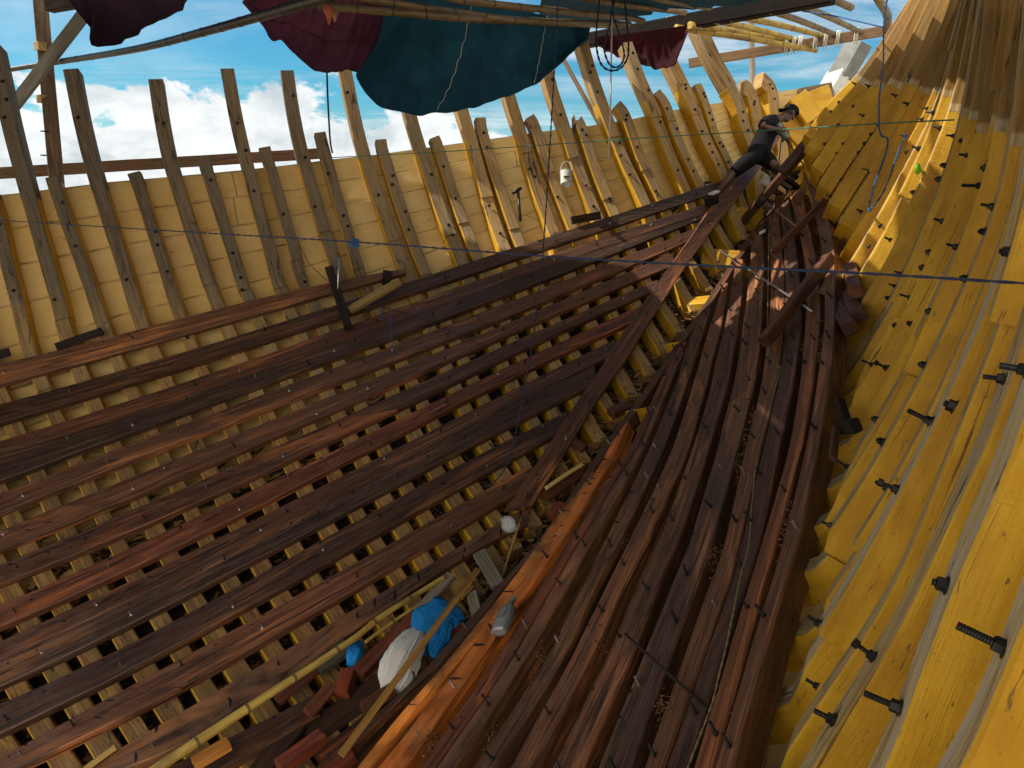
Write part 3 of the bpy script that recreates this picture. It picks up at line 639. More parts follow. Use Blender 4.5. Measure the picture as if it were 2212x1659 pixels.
PP[13] = (mono([('c7', (540, 1659, 760, 1530, 1500, 1090)), ('Z3', (1640, 1440, 2212, 1110)), ('Z5', (300, 1480, 760, 1230))]),
          mono([('c7', (840, 1659, 1400, 1350, 2000, 1000)), ('Z5', (180, 1659, 560, 1520, 680, 1440))]))
#        id, lo, hi, tint, breaks(x), label
spec = [(1, -420, 876, 'b', [], "topmost plank, mottled brown with a rough pinkish lower edge"), (2, -420, 1561, 'k', [355, 1270], None), (3, -420, 1532, 'm', [20, 930], None), (4, -420, 1525, 'd', [610], None), (5, -420, 1500, 'n', [1010], None),
        (6, -420, 1455, 'n', [190], None), (7, -400, 1420, 'm', [800], None), (8, -380, 1385, 'r', [], "reddish plank glowing orange towards its far end"), (9, -160, 1330, 'm', [800], None), (10, -120, 1285, 'm', [], None),
        (11, -60, 1225, 'd', [], None), (12, -20, 1145, 'n', [330], "plank with a long black crack along it"), (13, 140, 1140, 'n', [], None)]
for pid, lo, hi, tint, br, lab in spec:
    top, bot = PP[pid]; cuts = [lo] + br + [hi]
    for i in range(len(cuts) - 1):
        a, b_ = cuts[i], cuts[i + 1]; sc0 = -120 if i > 0 else 0; sc1 = 120 if i < len(cuts) - 2 else 0
        tt = tint if i == 0 or pid in (4,) else random.choice([tint, 'm', 'n'])
        if pid == 2 and i == 1: tt = 'd'
        plank(top, bot, PORT, 0, a + (1.2 if i else 0), b_ - (1.2 if i < len(cuts) - 2 else 0), 0.06, tt, side=0.06 if pid not in (3, 9) else 0.01, scarf=(sc0, -sc1), label=lab if i == 0 else None)
plank(C('c7', 1060, 1650, 1780, 1300, 2020, 1170), C('c7', 1250, 1740, 1900, 1400, 2100, 1280), PORT, 0, 365, 690, 0.06, 'd', bolts=None)

# the diagonal plank beside the keel
wl = mono([('Z5', (480, 1330, 760, 930, 1100, 400, 1380, 0)), ('Z4', (1480, 1270, 1800, 790, 2000, 500, 2212, 200)), ('M', (175, 1659, 480, 1150, 620, 990, 830, 850))])
wr = mono([('Z5', (790, 1190, 1060, 750, 1300, 350, 1560, 0)), ('Z4', (1700, 1200, 2000, 720, 2212, 400)), ('M', (330, 1659, 690, 1230, 830, 1010, 960, 840))])
plank(wl, wr, PORT, 1, 1104, 354, 0.045, 'n', lift=0.05, scarf=(8, 0), label="broad red-brown plank laid diagonally over the plank ends beside the keel", bolts=(0.42, 'p'), N=36)
plank(C('M', 1015, 640, 1120, 520), C('M', 1062, 700, 1165, 540), PORT, 1, 320, 288, 0.05, 'b', lift=0.02, bolts=None, label="light brown plank end behind the man")

# --- starboard planks: face edges as x for a given y
SP = {}
def sl(*yx): return [(yx[i + 1], yx[i]) for i in range(0, len(yx), 2)]
SP['i'] = (sl(395, 1744, 432, 1756, 505, 1778, 588, 1790, 725, 1792, 783, 1783, 832, 1778, 986, 1753, 1186, 1704, 1254, 1686, 1659, 1567), sl(395, 1773, 432, 1785, 505, 1807, 588, 1814, 725, 1814, 783, 1809, 832, 1805, 986, 1780, 1186, 1741, 1254, 1717, 1659, 1608))
SP['h'] = (sl(412, 1703, 432, 1709, 505, 1729, 588, 1744, 725, 1742, 783, 1736, 832, 1731, 986, 1704, 1186, 1645, 1254, 1625, 1659, 1503), sl(412, 1735, 432, 1739, 505, 1751, 588, 1773, 725, 1776, 783, 1764, 832, 1762, 986, 1733, 1186, 1680, 1254, 1659, 1659, 1549))
SP['g'] = (sl(425, 1686, 505, 1692, 588, 1698, 725, 1698, 783, 1692, 832, 1684, 986, 1648, 1186, 1602, 1254, 1586, 1659, 1444), sl(425, 1704, 505, 1717, 588, 1729, 725, 1734, 783, 1723, 832, 1718, 986, 1684, 1186, 1643, 1254, 1620, 1659, 1491))
SP['f'] = (sl(432, 1662, 505, 1663, 588, 1668, 725, 1663, 783, 1653, 832, 1648, 986, 1609, 1186, 1567, 1254, 1540, 1659, 1397), sl(432, 1684, 505, 1687, 588, 1696, 725, 1696, 783, 1689, 832, 1682, 986, 1644, 1186, 1600, 1254, 1583, 1659, 1440))
SP['e'] = (sl(500, 1624, 588, 1622, 725, 1604, 783, 1597, 832, 1587, 986, 1548, 1186, 1489, 1254, 1459, 1659, 1298), sl(500, 1648, 588, 1653, 725, 1646, 783, 1640, 832, 1632, 986, 1594, 1186, 1540, 1254, 1515, 1659, 1369))
SP['d'] = (sl(560, 1592, 588, 1587, 725, 1565, 783, 1545, 832, 1541, 986, 1494, 1186, 1420, 1254, 1383, 1431, 1312, 1659, 1198), sl(560, 1606, 588, 1609, 725, 1595, 783, 1582, 832, 1577, 986, 1530, 1186, 1465, 1254, 1430, 1431, 1368, 1659, 1266))
SP['c'] = (sl(612, 1566, 725, 1529, 783, 1513, 832, 1500, 986, 1450, 1186, 1355, 1254, 1320, 1431, 1234, 1659, 1108), sl(612, 1574, 725, 1558, 783, 1538, 832, 1531, 986, 1487, 1186, 1396, 1254, 1361, 1431, 1282, 1659, 1156))
SP['b'] = (sl(665, 1530, 725, 1490, 783, 1477, 832, 1463, 986, 1399, 1186, 1303, 1254, 1269, 1431, 1182, 1659, 1029), sl(665, 1538, 725, 1519, 783, 1499, 832, 1488, 986, 1430, 1186, 1336, 1254, 1298, 1431, 1219, 1659, 1075))
SP['a'] = (sl(740, 1479, 783, 1448, 986, 1357, 1026, 1319, 1229, 1197, 1254, 1180, 1431, 1072, 1659, 912), sl(740, 1486, 783, 1458, 986, 1373, 1026, 1342, 1229, 1220, 1254, 1206, 1431, 1107, 1659, 948))
SP['A'] = (sl(760, 1474, 783, 1459, 986, 1375, 1026, 1344, 1229, 1222, 1254, 1208, 1431, 1109, 1659, 950), sl(760, 1480, 783, 1467, 986, 1387, 1026, 1365, 1229, 1252, 1254, 1240, 1431, 1136, 1659, 988))
SP['O'] = (sl(905, 1358, 934, 1333, 990, 1311, 1026, 1285, 1087, 1246, 1160, 1197, 1254, 1137, 1335, 1068, 1431, 1002, 1542, 917, 1659, 824), sl(905, 1362, 934, 1350, 990, 1328, 1026, 1307, 1087, 1270, 1141, 1238, 1254, 1163, 1335, 1102, 1422, 1046, 1542, 961, 1659, 883))
SP['P'] = (sl(1020, 1284, 1038, 1270, 1124, 1202, 1254, 1112, 1337, 1044, 1430, 971, 1557, 858, 1659, 778), sl(1020, 1286, 1058, 1268, 1124, 1222, 1254, 1138, 1332, 1068, 1430, 995, 1542, 897, 1659, 806))
SP['K'] = (sl(442, 1673, 512, 1617, 576, 1575, 640, 1538, 747, 1458, 795, 1430, 905, 1350, 985, 1290, 1082, 1228, 1163, 1172, 1254, 1093, 1339, 1019, 1435, 936, 1569, 792, 1659, 690), sl(442, 1690, 520, 1625, 588, 1583, 645, 1547, 747, 1473, 800, 1440, 910, 1362, 985, 1306, 1082, 1244, 1163, 1184, 1259, 1102, 1357, 1027, 1430, 958, 1535, 848, 1659, 724))
slist = [('i', 396, 1760, 'g', [], 0.15, "grey outermost plank of the far slope with a reddish side"), ('h', 413, 1760, 'b', [], 0.085, None), ('g', 426, 1760, 'n', [760], 0.085, None), ('f', 433, 1760, 'b', [], 0.085, None), ('e', 502, 1760, 'b', [866], 0.09, None),
         ('d', 563, 1760, 'n', [], 0.09, None), ('c', 614, 1760, 'b', [1080], 0.09, None), ('b', 668, 1760, 'n', [], 0.09, None), ('a', 742, 1760, 'r', [], 0.085, None), ('A', 762, 1760, 'g', [], 0.08, None),
         ('O', 908, 1760, 'O', [], 0.08, "bright orange-brown plank"), ('P', 1022, 1760, 'O', [], 0.07, "narrow orange plank"), ('K', 444, 1760, 'm', [], 0.10, "narrow plank edging the keel trough")]
for pid, lo, hi, tint, br, th, lab in slist:
    A, B = SP[pid]; cuts = [lo] + br + [hi]
    for i in range(len(cuts) - 1):
        plank(A, B, STAR, 1, cuts[i] + (1.5 if i else 0), cuts[i + 1] - (1.5 if i < len(cuts) - 2 else 0), max(th, .10) + .03, tint if i == 0 else random.choice(['b', 'n', 'm']), lift=0.02 + max(0, th - .10), label=lab if i == 0 else None, bolts=(0.30, 's') if pid not in ('P',) else None, N=44)

# --- starboard ribs: each in its own plane square to the keel
KD = Vector((0.55, 0.835, 0)).normalized()
SR = [  # traced inner faces from the plank edge upwards, far to near
 [(1832, 768), (1880, 700), (1904, 651), (1928, 605), (1948, 554), (1975, 493), (1999, 432), (2014, 390), (2038, 330), (2053, 281), (2063, 232), (2072, 159), (2084, 80), (2099, -10)],
 [(1831, 805), (1865, 756), (1897, 708), (1921, 654), (1941, 612), (1965, 566), (1987, 515), (2011, 451), (2033, 398), (2053, 342), (2075, 281), (2085, 220), (2094, 146), (2104, 73), (2112, -10)],
 [(1829, 861), (1867, 802), (1899, 756), (1936, 693), (1962, 634), (1980, 598), (1997, 549), (2026, 483), (2055, 415), (2068, 378), (2087, 325), (2102, 276), (2114, 208), (2122, 146), (2129, 73), (2139, -10)],
 [(1830, 905), (1867, 854), (1906, 788), (1926, 756), (1965, 671), (1987, 622), (2011, 573), (2023, 539), (2038, 495), (2062, 432), (2082, 378), (2097, 325), (2109, 281), (2121, 208), (2130, 146), (2139, 73), (2150, -10)],
 [(1809, 988), (1848, 939), (1901, 854), (1926, 800), (1948, 756), (1970, 703), (1997, 647), (2026, 598), (2053, 544), (2068, 500), (2097, 439), (2116, 390), (2131, 342), (2143, 305), (2150, 244), (2163, 159), (2175, 73), (2186, -10)],
 [(1792, 1073), (1843, 995), (1887, 932), (1916, 878), (1953, 810), (1980, 756), (1997, 703), (2026, 642), (2055, 593), (2075, 534), (2100, 476), (2118, 427), (2140, 370), (2154, 305), (2166, 220), (2178, 120), (2194, -10)],
 [(1775, 1159), (1858, 1044), (1887, 1010), (1906, 956), (1936, 902), (1975, 824), (2011, 756), (2048, 693), (2077, 627), (2102, 568), (2126, 505), (2150, 451), (2163, 400), (2178, 317), (2188, 220), (2200, 120), (2212, -10)],
 [(1743, 1292), (1766, 1262), (1828, 1156), (1853, 1122), (1892, 1066), (1911, 1037), (1931, 990), (1953, 946), (1989, 878), (2014, 817), (2041, 756), (2060, 720), (2076, 659), (2103, 598), (2133, 524), (2159, 459), (2174, 407), (2191, 317), (2203, 220), (2222, 80)],
 [(1706, 1454), (1770, 1356), (1830, 1265), (1887, 1161), (1904, 1134), (1941, 1061), (1965, 1015), (1989, 963), (2024, 902), (2053, 824), (2085, 756), (2111, 708), (2151, 622), (2175, 564), (2192, 500), (2204, 427), (2213, 378), (2228, 250)],
 [(1664, 1633), (1749, 1501), (1813, 1407), (1864, 1339), (1919, 1254), (1953, 1161), (1972, 1100), (1992, 1037), (2011, 988), (2038, 927), (2075, 854), (2107, 763), (2136, 683), (2168, 598), (2190, 524), (2207, 451), (2230, 330)],
 [(1690, 1740), (1745, 1645), (1796, 1577), (1830, 1509), (1898, 1411), (1949, 1339), (1987, 1280), (2019, 1161), (2062, 1075), (2094, 1025), (2119, 963), (2148, 890), (2175, 815), (2197, 756), (2215, 703), (2240, 600)],
 [(1850, 1740), (1894, 1658), (1940, 1573), (1966, 1467), (1991, 1407), (2030, 1326), (2055, 1254), (2087, 1161), (2136, 1075), (2172, 988), (2200, 900), (2225, 800)],
 [(1990, 1740), (2055, 1640), (2106, 1543), (2150, 1440), (2200, 1320), (2235, 1220)]]
edge_fn_x = line_fn([(e[0], e[1]) for e in EDGE], 1, 40); EZ = TPS(EDGE + [(e[0] + 150, e[1] - 20, e[2]) for e in EDGE], 1e-3)
def ray_plane(x, y, p0, nrm):
    d = P(x, y, 1.0) - CAM; return CAM + d * ((p0 - CAM).dot(nrm) / d.dot(nrm))
st = []
for k, q in enumerate(SR):
    x, y = q[0]; yy = min(y, 1700); p = P(edge_fn_x(yy), yy, STAR.Z(edge_fn_x(yy), yy)); st.append((p - CAM).dot(KD))
fit = np.polyfit(range(2, 10), st[2:10], 1)
ST = [float(np.polyval(fit, k)) for k in range(len(SR))]

PAINT = line_fn([(1700, 150), (1853, 168), (1908, 179), (1930, 186), (1955, 175), (1988, 183), (2010, 197), (2040, 223), (2058, 234), (2098, 259), (2145, 278), (2175, 310), (2212, 387), (2260, 500)], 0, 4)
OUT = Vector((KD.y, -KD.x, 0))                # towards starboard
def smooth_px(q):
    c = catmull(q, 40); a = np.array(c)
    for _ in range(26): a[1:-1] = 0.25 * a[:-2] + 0.5 * a[1:-1] + 0.25 * a[2:]
    return [tuple(v) for v in a[::4]] + [tuple(a[-1])]
def station_curve(k):
    p0 = CAM + KD * ST[k]; return [ray_plane(x, y, p0, KD) for x, y in smooth_px(SR[k])]
star_curves = [(ST[k], vcurve(station_curve(k), 40)) for k in range(len(SR))]
# the far ribs towards the bow: profile shifts smoothly from the first traced rib to the outline seen against the sky
far_end = [(1735, 300), (1765, 255), (1800, 213), (1860, 151), (1912, 78), (1966, -4)]
S_END = ST[0] + 3.9
endc = vcurve([ray_plane(x, y, CAM + KD * S_END, KD) for x, y in far_end], 40)
step = (ST[0] - ST[4]) / 4; nfar = int(round((S_END - ST[0]) / step))

far_edge = line_fn([(1832, 768), (1833, 700), (1831, 640), (1828, 540), (1817, 475), (1806, 438), (1791, 387), (1773, 350), (1760, 322), (1735, 285)], 1, 20)
def plane_edge(s):
    """where the plank edge meets the plane at station s"""
    best = None
    for y in np.linspace(290, 1700, 280):
        x = far_edge(y) if y < 768 else edge_fn_x(y); z = STAR.Z(x, y); d = abs((P(x, y, z) - CAM).dot(KD) - s)
        if best is None or d < best[0]: best = (d, x, y)
    return ray_plane(best[1], best[2], CAM + KD * s, KD), best[1:]
far_curves = []
for i in range(1, nfar + 1):
    s = ST[0] + (S_END - ST[0]) * i / nfar; f = i / nfar; e, exy = plane_edge(s)
    base0 = star_curves[0][1]; c = []
    for j in range(40):
        a = base0[j] - base0[0]; b_ = endc[j] - endc[0]
        off = a.lerp(b_, f); off -= KD * off.dot(KD); c.append(e.lerp(endc[0], f ** 3) + off)
    c = [q - KD * ((q - CAM).dot(KD) - s) for q in c]; far_curves.append((s, c))
allc = sorted(far_curves + star_curves, key=lambda a: -a[0])
star_ribs = []
def build_star_rib(s, c, idx):
    """c: inner face centre line, edge first; continued down under the planks to the keel"""
    # lower part: from the edge down to the keel in the same plane, under the planks
    low = []
    px = proj(c[0])
    best = None
    for q in np.linspace(380, 1900, 200):
        kx = keelx(q); kp = P(kx, q, STAR.Z(kx, q)); d = abs((kp - CAM).dot(KD) - s)
        if best is None or d < best[0]: best = (d, kx, q)
    m = 14
    if best[0] < 0.4:
        for j in range(m):
            f = j / m * (0.98 if s > ST[1] else 0.74); x = best[1] + (px[0] - best[1]) * f; y = best[2] + (px[1] - best[2]) * f
            g_ = STAR.pt(x, y) - STAR.nrm(x, y) * (LIFT + (.12 if s > ST[1] else .05)); low.append(g_)
    if s <= ST[1]: low.append(c[0] - (c[3] - c[0]).normalized() * 0.15)
    pts = low + list(c); pts = vcurve(pts[::2] + [pts[-1]], 52); so_ = random.choice([-.01, 0, .0, .025, .04]); pts = [p + OUT * so_ * min(1.0, max(0.0, (i - 10) / 8)) for i, p in enumerate(pts)]
    rings = []; uls = []; paints = []; L = 0; ph = random.random() * 60; pair = idx % 2
    w0 = 0.155 + 0.03 * random.random(); d = 0.19; cant = random.uniform(0.012, 0.030) if s > ST[1] else random.uniform(0.002, 0.018); jn = random.choice([0.46, 0.5, 0.57, 0.66, 0.9]); jk = random.uniform(-.03, .03)
    for i, p in enumerate(pts):
        f = i / 51; t = (pts[min(51, i + 1)] - pts[max(0, i - 1)]).normalized(); nn = KD.cross(t); nn = nn.normalized()
        if nn.dot(OUT) > 0 and nn.z < 0.6: nn = -nn
        if nn.z < -0.2: nn = -nn
        if i: L += (p - pts[i - 1]).length
        x = w0 / 2 * (1 + 0.07 * mnoise.noise((f * 9, ph, 2))); ch = 0.010
        c_ = p + nn * 0.005 * mnoise.noise((f * 8, ph, 4)) + KD * 0.004 * mnoise.noise((f * 5, ph, 7))
        qx, qy, _ = proj(p); pa = 1.0 if qy > PAINT(qx) else -1.0; cross = i and (f >= jn) != ((i - 1) / 51 >= jn)
        for low_ in ((True, False) if cross else (f < jn,)):
            q_ = c_ - (nn * 0.030 + KD * jk) if low_ else c_
            rings.append([q_ + KD * x_ + nn * y_ for x_, y_ in ((-x, -d), (-x, -ch - cant), (-x + ch, -cant), (x - ch, 0), (x, -ch), (x, -d))]); uls.append(L)
            paints.append([pa, pa, 0.0, 0.0, pa, pa])
    b = MB(); b.sweep(rings, uls, [0, d, d + .012, d + w0, d + w0 + .012, 2 * d + w0, 2 * d + 2 * w0], paints)
    o = b.build("rib", M_rib, hull); o.color = random.choice([(1.2, 1.42, 1.9, 0), (1.35, 1.6, 2.2, 0), (1.05, 1.25, 1.7, 0), (1.1, 1.22, 1.4, 0)])
    star_ribs.append((s, o, pts, uls)); return o
for i, (s, c) in enumerate(allc): build_star_rib(s, c, i)
near_extra = [(ST[-1] - step * k, [q - KD * step * k for q in star_curves[-1][1]]) for k in (1,)]

def star_skin_pt(u, v):
    """u: index along allc; v: 0 top .. 1 keel"""
    i = min(int(u), len(star_ribs) - 2); fr = u - i; out = []
    for k in (i, i + 1):
        s, o, pts, _ = star_ribs[k]; q = pts[51 - int(round(v * 51))]; t = (pts[min(51, 52 - int(round(v * 51)))] - pts[max(0, 50 - int(round(v * 51)))]).normalized()
        nn = KD.cross(t).normalized()
        if nn.dot(OUT) > 0 and nn.z < 0.6: nn = -nn
        if nn.z < -0.2: nn = -nn
        out.append(q - nn * 0.185)
    return out[0].lerp(out[1], fr)
skin(star_skin_pt, "hull_planking", len(star_ribs), 40, "", 19, [i + 0.0 for i in range(len(star_ribs) - 1)] + [len(star_ribs) - 1.001], 0.80)

def aft_wall():  # unseen hull side carried on behind the camera, added to block sky light
    c = star_ribs[-1][2][8:]; off = Vector((0, 0, 0)); rows = []; uvs = []
    for k in range(16):
        a = min(1.0, k / 5); d = (-KD).lerp(Vector((0.45, -0.89, 0)), a).normalized()
        nn = OUT.lerp(Vector((0.89, 0.45, 0)), a)
        rows.append([p + off + nn * 0.10 for p in c] + [c[-1] + (c[-1] - c[-2]).normalized() * 1.0 + off + nn * 0.1]); uvs.append([(k * .35, j * .3) for j in range(len(c) + 1)]); off = off + d * 0.38
    MB().grid(rows[1:], uvs[1:]).build("hull_planking", M_skin, hull, recalc=False)
aft_wall()
# bolts on the starboard ribs
def star_bolts():
    L_, M_, S_, H_ = B_LONG, B_MID, B_SHORT, B_HEAD
    data = [('Q5', M_, (1240, 965, 1225, 925, 1130, 918, 1050, 862, 1435, 1050, 1600, 1232, 1720, 1350, 1335, 1320, 1310, 1048, 1325, 985, 1145, 1232, 850, 805, 755, 775, 685, 745, 945, 1118, 835, 1090, 1500, 1170)),
            ('Q5', S_, (555, 940, 650, 962, 575, 1078, 545, 1040, 725, 1035, 800, 1053, 900, 1200, 800, 1258, 635, 1305, 670, 1350, 500, 1360, 1215, 1318, 1480, 1545, 1425, 1465, 1700, 1300, 1515, 1145, 460, 1310, 600, 1575, 640, 1630, 485, 1620)),
            ('Q5', L_, (1820, 1575, 815, 1470)), ('Q5', S_, (1820, 1465,)),
            ('Q6', L_, (1190, 1030)), ('Q6', M_, (1940, 290, 1655, 592, 1490, 475, 1140, 850, 1130, 585, 1045, 940, 790, 1190, 490, 150, 800, 350)), ('Q6', S_, (1865, 440, 2060, 750, 1340, 665, 1345, 850, 1018, 1120, 1395, 1235, 890, 645, 905, 415, 1205, 155, 1090, 1400, 1225, 1325, 1680, 985)),
            ('Q7', L_, (895, 180, 1375, 690, 660, 1030)), ('Q7', H_, (1120, 1260, 1035, 160)), ('Q7', S_, (1400, 205, 1540, 560, 895, 635, 960, 785)), ('Q7', M_, (1990, 350, 965, 1130, 490, 1555, 645, 395, 2200, 170)),
            ('Q8', S_, (1080, 60)), ('Q8', H_, (725, 405)), ('Q8', L_, (915, 590, 1255, 340)), ('Q8', M_, (572, 725, 515, 182, 478, 525))]
    for k, me, f in data:
        for x, y in C(k, *f):
            best = None
            for s, o, pts, _ in star_ribs:
                for i, p in enumerate(pts):
                    q = proj(p); d = (q[0] - x) ** 2 + (q[1] - y) ** 2
                    if best is None or d < best[0]: best = (d, o, i, pts)
            d, o, i, pts = best; t = (pts[min(51, i + 1)] - pts[max(0, i - 1)]).normalized(); nn = KD.cross(t).normalized()
            if nn.dot(OUT) > 0 and nn.z < 0.6: nn = -nn
            if nn.z < -0.2: nn = -nn
            add_bolt(me, pts[i] - nn * 0.006, nn, o, scale=random.uniform(.72, .98), tilt=.07)
star_bolts()

# ------------------------------------------------------------------ bow pieces of the hull
def block(name, parent, a, b, w, h, paint, up=Vector((0, 0, 1)), m=M_rib, jitter=0.0):
    return MB().box(a, b, w, h, up, paint=paint, ch=0.012, jitter=jitter).build(name, m, parent)
stem = MB(); stem.box(P(1812, 172, 12.6), P(1858, 90, 12.3), 0.36, 0.30, up=-FWD + RGT * 0.8, ch=0.012); stem.build("stem_post", M_gray_paint, hull)
block("stem_foot", hull, P(1790, 210, 12.5), P(1814, 169, 12.58), 0.38, 0.32, 0.0, up=-FWD + RGT * 0.8, m=M_white)
block("bow_knee", hull, P(1716, 212, 11.3), P(1752, 262, 11.3), 0.30, 0.30, 1.0, up=-FWD)
block("bow_knee", hull, P(1728, 216, 11.9), P(1796, 203, 11.9), 0.34, 0.16, 0.0, up=-FWD)
block("bow_knee", hull, P(1752, 236, 11.8), P(1792, 222, 11.8), 0.50, 0.3, 1.0, up=-FWD)
block("bow_knee", hull, P(1690, 262, 11.4), P(1748, 330, 11.5), 0.26, 0.25, 0.6, up=-FWD)
block("bow_knee", hull, P(1700, 330, 11.5), P(1765, 318, 11.7), 0.55, 0.3, 1.0, up=-FWD)

# ------------------------------------------------------------------ chips and shavings
def sp(x, y, off): return STAR.pt(x, y) + STAR.nrm(x, y) * off
def pp(x, y, off): return PORT.pt(x, y) + PORT.nrm(x, y) * off
def chips(name, places, mat_, size=(0.02, 0.07), label=None):
    b = MB()
    for p, nn in places:
        d = Vector((random.gauss(0, 1), random.gauss(0, 1), random.gauss(0, .25))).normalized(); L = random.uniform(*size); w = L * random.uniform(.18, .5); t = 0.004 + 0.004 * random.random()
        s_ = d.cross(nn); s_ = (s_.normalized() if s_.length > 1e-3 else d.orthogonal().normalized()) * w / 2; d = d * L / 2; u = nn * t + d.normalized() * t * 0.3
        q = [p - d - s_, p + d - s_ * .7, p + d + s_ * .8, p - d + s_]; i = len(b.v); b.v += q + [x + u for x in q]
        uv = ((random.random() * 9, 0), (random.random() * 9 + L, 0), (L, w), (0, w)); r = random.random() * 20; uv = tuple((a + r, c + r) for a, c in ((0, 0), (L, 0), (L, w), (0, w)))
        for f in ((0, 1, 2, 3), (4, 5, 6, 7), (0, 1, 5, 4), (1, 2, 6, 5), (2, 3, 7, 6), (3, 0, 4, 7)): b.quad([i + k for k in f], uv)
    o = b.build(name, mat_, recalc=False); return tag(o, label, None, None, 'stuff')
pl = []
for _ in range(900):                                     # along the keel trough
    t = random.random(); y = 480 + (1700 - 480) * t ** 1.15; x = keelx(y) + random.gauss(-10, 13) * (8.5 / PORT.Z(keelx(y), y)); pl.append((pp(x, y, -random.uniform(0.04, 0.16)), PORT.nrm(x, y)))
for _ in range(3600):                                     # between the port ribs, thicker towards the keel
    n = random.randint(-6, 20) + random.uniform(.3, .7) + 0.0; v = 1 - abs(random.gauss(0, .24)); s_, m1, a, mid, k = rib_xy(n)
    if v < 0.3: continue
    q = catmull([a, mid, k], 20)[max(0, min(19, int(v * 19)))]; x, y = q[0] + random.gauss(0, 7), q[1] + random.gauss(0, 10)
    pl.append((pp(x, y, -0.165 - LIFT + random.uniform(0.005, 0.03)), PORT.nrm(x, y)))
chips("wood_chips", pl, M_chip, (0.02, 0.085), "loose wood chips strewn in the keel trough and between the ribs")
pl = []
for cx, cy, r, n_ in ((1745, 1060, 10, 90), (1700, 1138, 14, 150), (1592, 1010, 8, 60), (1625, 903, 8, 60), (1612, 963, 8, 60), (1455, 1020, 8, 50), (1540, 1200, 7, 40), (1569, 1180, 8, 40), (1450, 1545, 10, 60), (1600, 1520, 14, 150), (1430, 1530, 9, 50),
                      (1770, 700, 7, 70), (1782, 735, 7, 70), (1776, 772, 7, 80), (1766, 570, 7, 60), (1820, 520, 6, 50), (1740, 745, 5, 40), (935, 1610, 9, 70), (1062, 1600, 8, 50), (1165, 1420, 9, 50), (1000, 1560, 9, 40), (1300, 1380, 9, 40), (1350, 1150, 8, 40)):
    for _ in range(n_ * 2):
        dy = random.gauss(0, r * 1.9); x, y = cx + random.gauss(0, r * .45) - .27 * dy, cy + dy; pl.append((sp(x, y, random.uniform(-0.09, 0.026)), (STAR.nrm(x, y) + Vector((random.gauss(0, .3), random.gauss(0, .3), random.gauss(0, .3)))).normalized()))
chips("wood_shavings", pl, wood("red_shavings", (0.06, 0.022, 0.010), (0.17, 0.07, 0.028), (0.32, 0.16, 0.06), tinted=False), (0.008, 0.020), "curly brown shavings lying in the gaps of the far planks")

# ------------------------------------------------------------------ loose timber
def bar(name, label, cat, a, b, w, h, m=M_off, up=None, tint=None, group=None, jitter=0.004):
    up = up or (CAM - (a + b) / 2).normalized()
    o = MB().box(a, b, w, h, up, ch=min(w, h) * .08, jitter=jitter).build(name, m); o.color = tint or (1, 1, 1, 1); return tag(o, label, cat, group)
gB = "battens lying across the planks of the far slope"
bar("timber_batten", "long dark batten lying across the plank fan below the worker's front foot", "timber", sp(1772, 357, .30), sp(1610, 503, .14), .12, .10, M_dark, STAR.nrm(1690, 430), (0.6, 0.55, 0.55, 1), gB)
bar("timber_batten", "dark square beam slanting up at the bow just right of the drill bit", "timber", P(1786, 262, 9.3), P(1690, 374, 9.5), .13, .13, M_dark, -FWD + Vector((0, 0, 1)), (0.42, 0.44, 0.48, 1), gB)
bar("timber_batten", "red-brown batten with a ragged upper end, second from the bottom of those across the planks", "timber", sp(1826, 423, .13), sp(1684, 566, .13), .085, .07, M_off, STAR.nrm(1760, 490), (1.1, .9, .85, 1), gB)
bar("timber_batten", "red-brown square batten crossing the planks nearest the blue line, lowest of the battens", "timber", sp(1808, 577, .12), sp(1668, 761, .12), .105, .10, M_off, STAR.nrm(1740, 660), (1, .9, .85, 1), gB)
bar("timber_batten", "short black batten under the worker's front foot beside the keel trough", "timber", P(1672, 398, 10.2), P(1636, 444, 10.0), .085, .09, M_black, None, None, gB)
bar("black_pipe", "black pipe sticking out left above the short batten by the worker's shin", "pipe", P(1645, 363, 10.1), P(1709, 407, 10.0), .05, .05, M_black)
bar("black_pipe", "black pipe propped against the slanting beam right of the worker's knee", "pipe", P(1683, 360, 10.5), P(1722, 384, 10.3), .06, .06, M_black)
t = thing("wooden_jig", "black wooden frame jig standing on the planks right of the worker's shin", "jig", P(1700, 400, 10.4))
for a_, b_, w_ in (((1678, 372), (1723, 404), .06), ((1676, 385), (1712, 412), .06), ((1678, 370), (1676, 392), .07), ((1722, 403), (1712, 416), .07)):
    MB().box(P(*a_, 10.45), P(*b_, 10.3), w_, .07, -FWD).build("rail", M_black, t)
bar("plastic_bag", "crumpled whitish bag lying in the trough behind the worker's shin", "bag", P(1645, 384, 10.9), P(1672, 402, 10.9), .17, .14, M_white, None, None, None, 0.05)
def rod(name, label, a, b, r, m, cat="rod"):
    return tag(MB().tube([a.lerp(b, k / 6) for k in range(7)], r, 8).build(name, m), label, cat)
rod("steel_rod", "bright steel rod poking out above the ragged red-brown batten", sp(1675, 456, .16), sp(1738, 507, .07), .013, M_zinc)
rod("steel_rod", "long bright steel rod running into the lowest batten from the blue line", sp(1574, 572, .22), sp(1762, 682, .05), .011, M_zinc)
rod("iron_rod", "thin black iron rod standing out of the planks at the bottom beside the twisted cord", sp(1380, 1419, .16), sp(1547, 1547, .0), .0075, M_black)
gE = "dark timber blocks at the edge of the planks"
def blk(label, a, b, w, h, m=M_off, tint=None, grp=gE): return bar("timber_block", label, "wood block", a, b, w, h, m, None, tint, grp)
blk("rough brown timber block jutting over the grey plank edge, just under the blue line", P(1838, 580, 6.7), P(1846, 630, 6.1), .11, .12, M_off)
blk("square bar end jutting past the plank edge, upper of the pair below the blue line", P(1828, 640, 6.5), P(1857, 684, 5.8), .115, .10, M_off, (.8, .8, .8, 1))
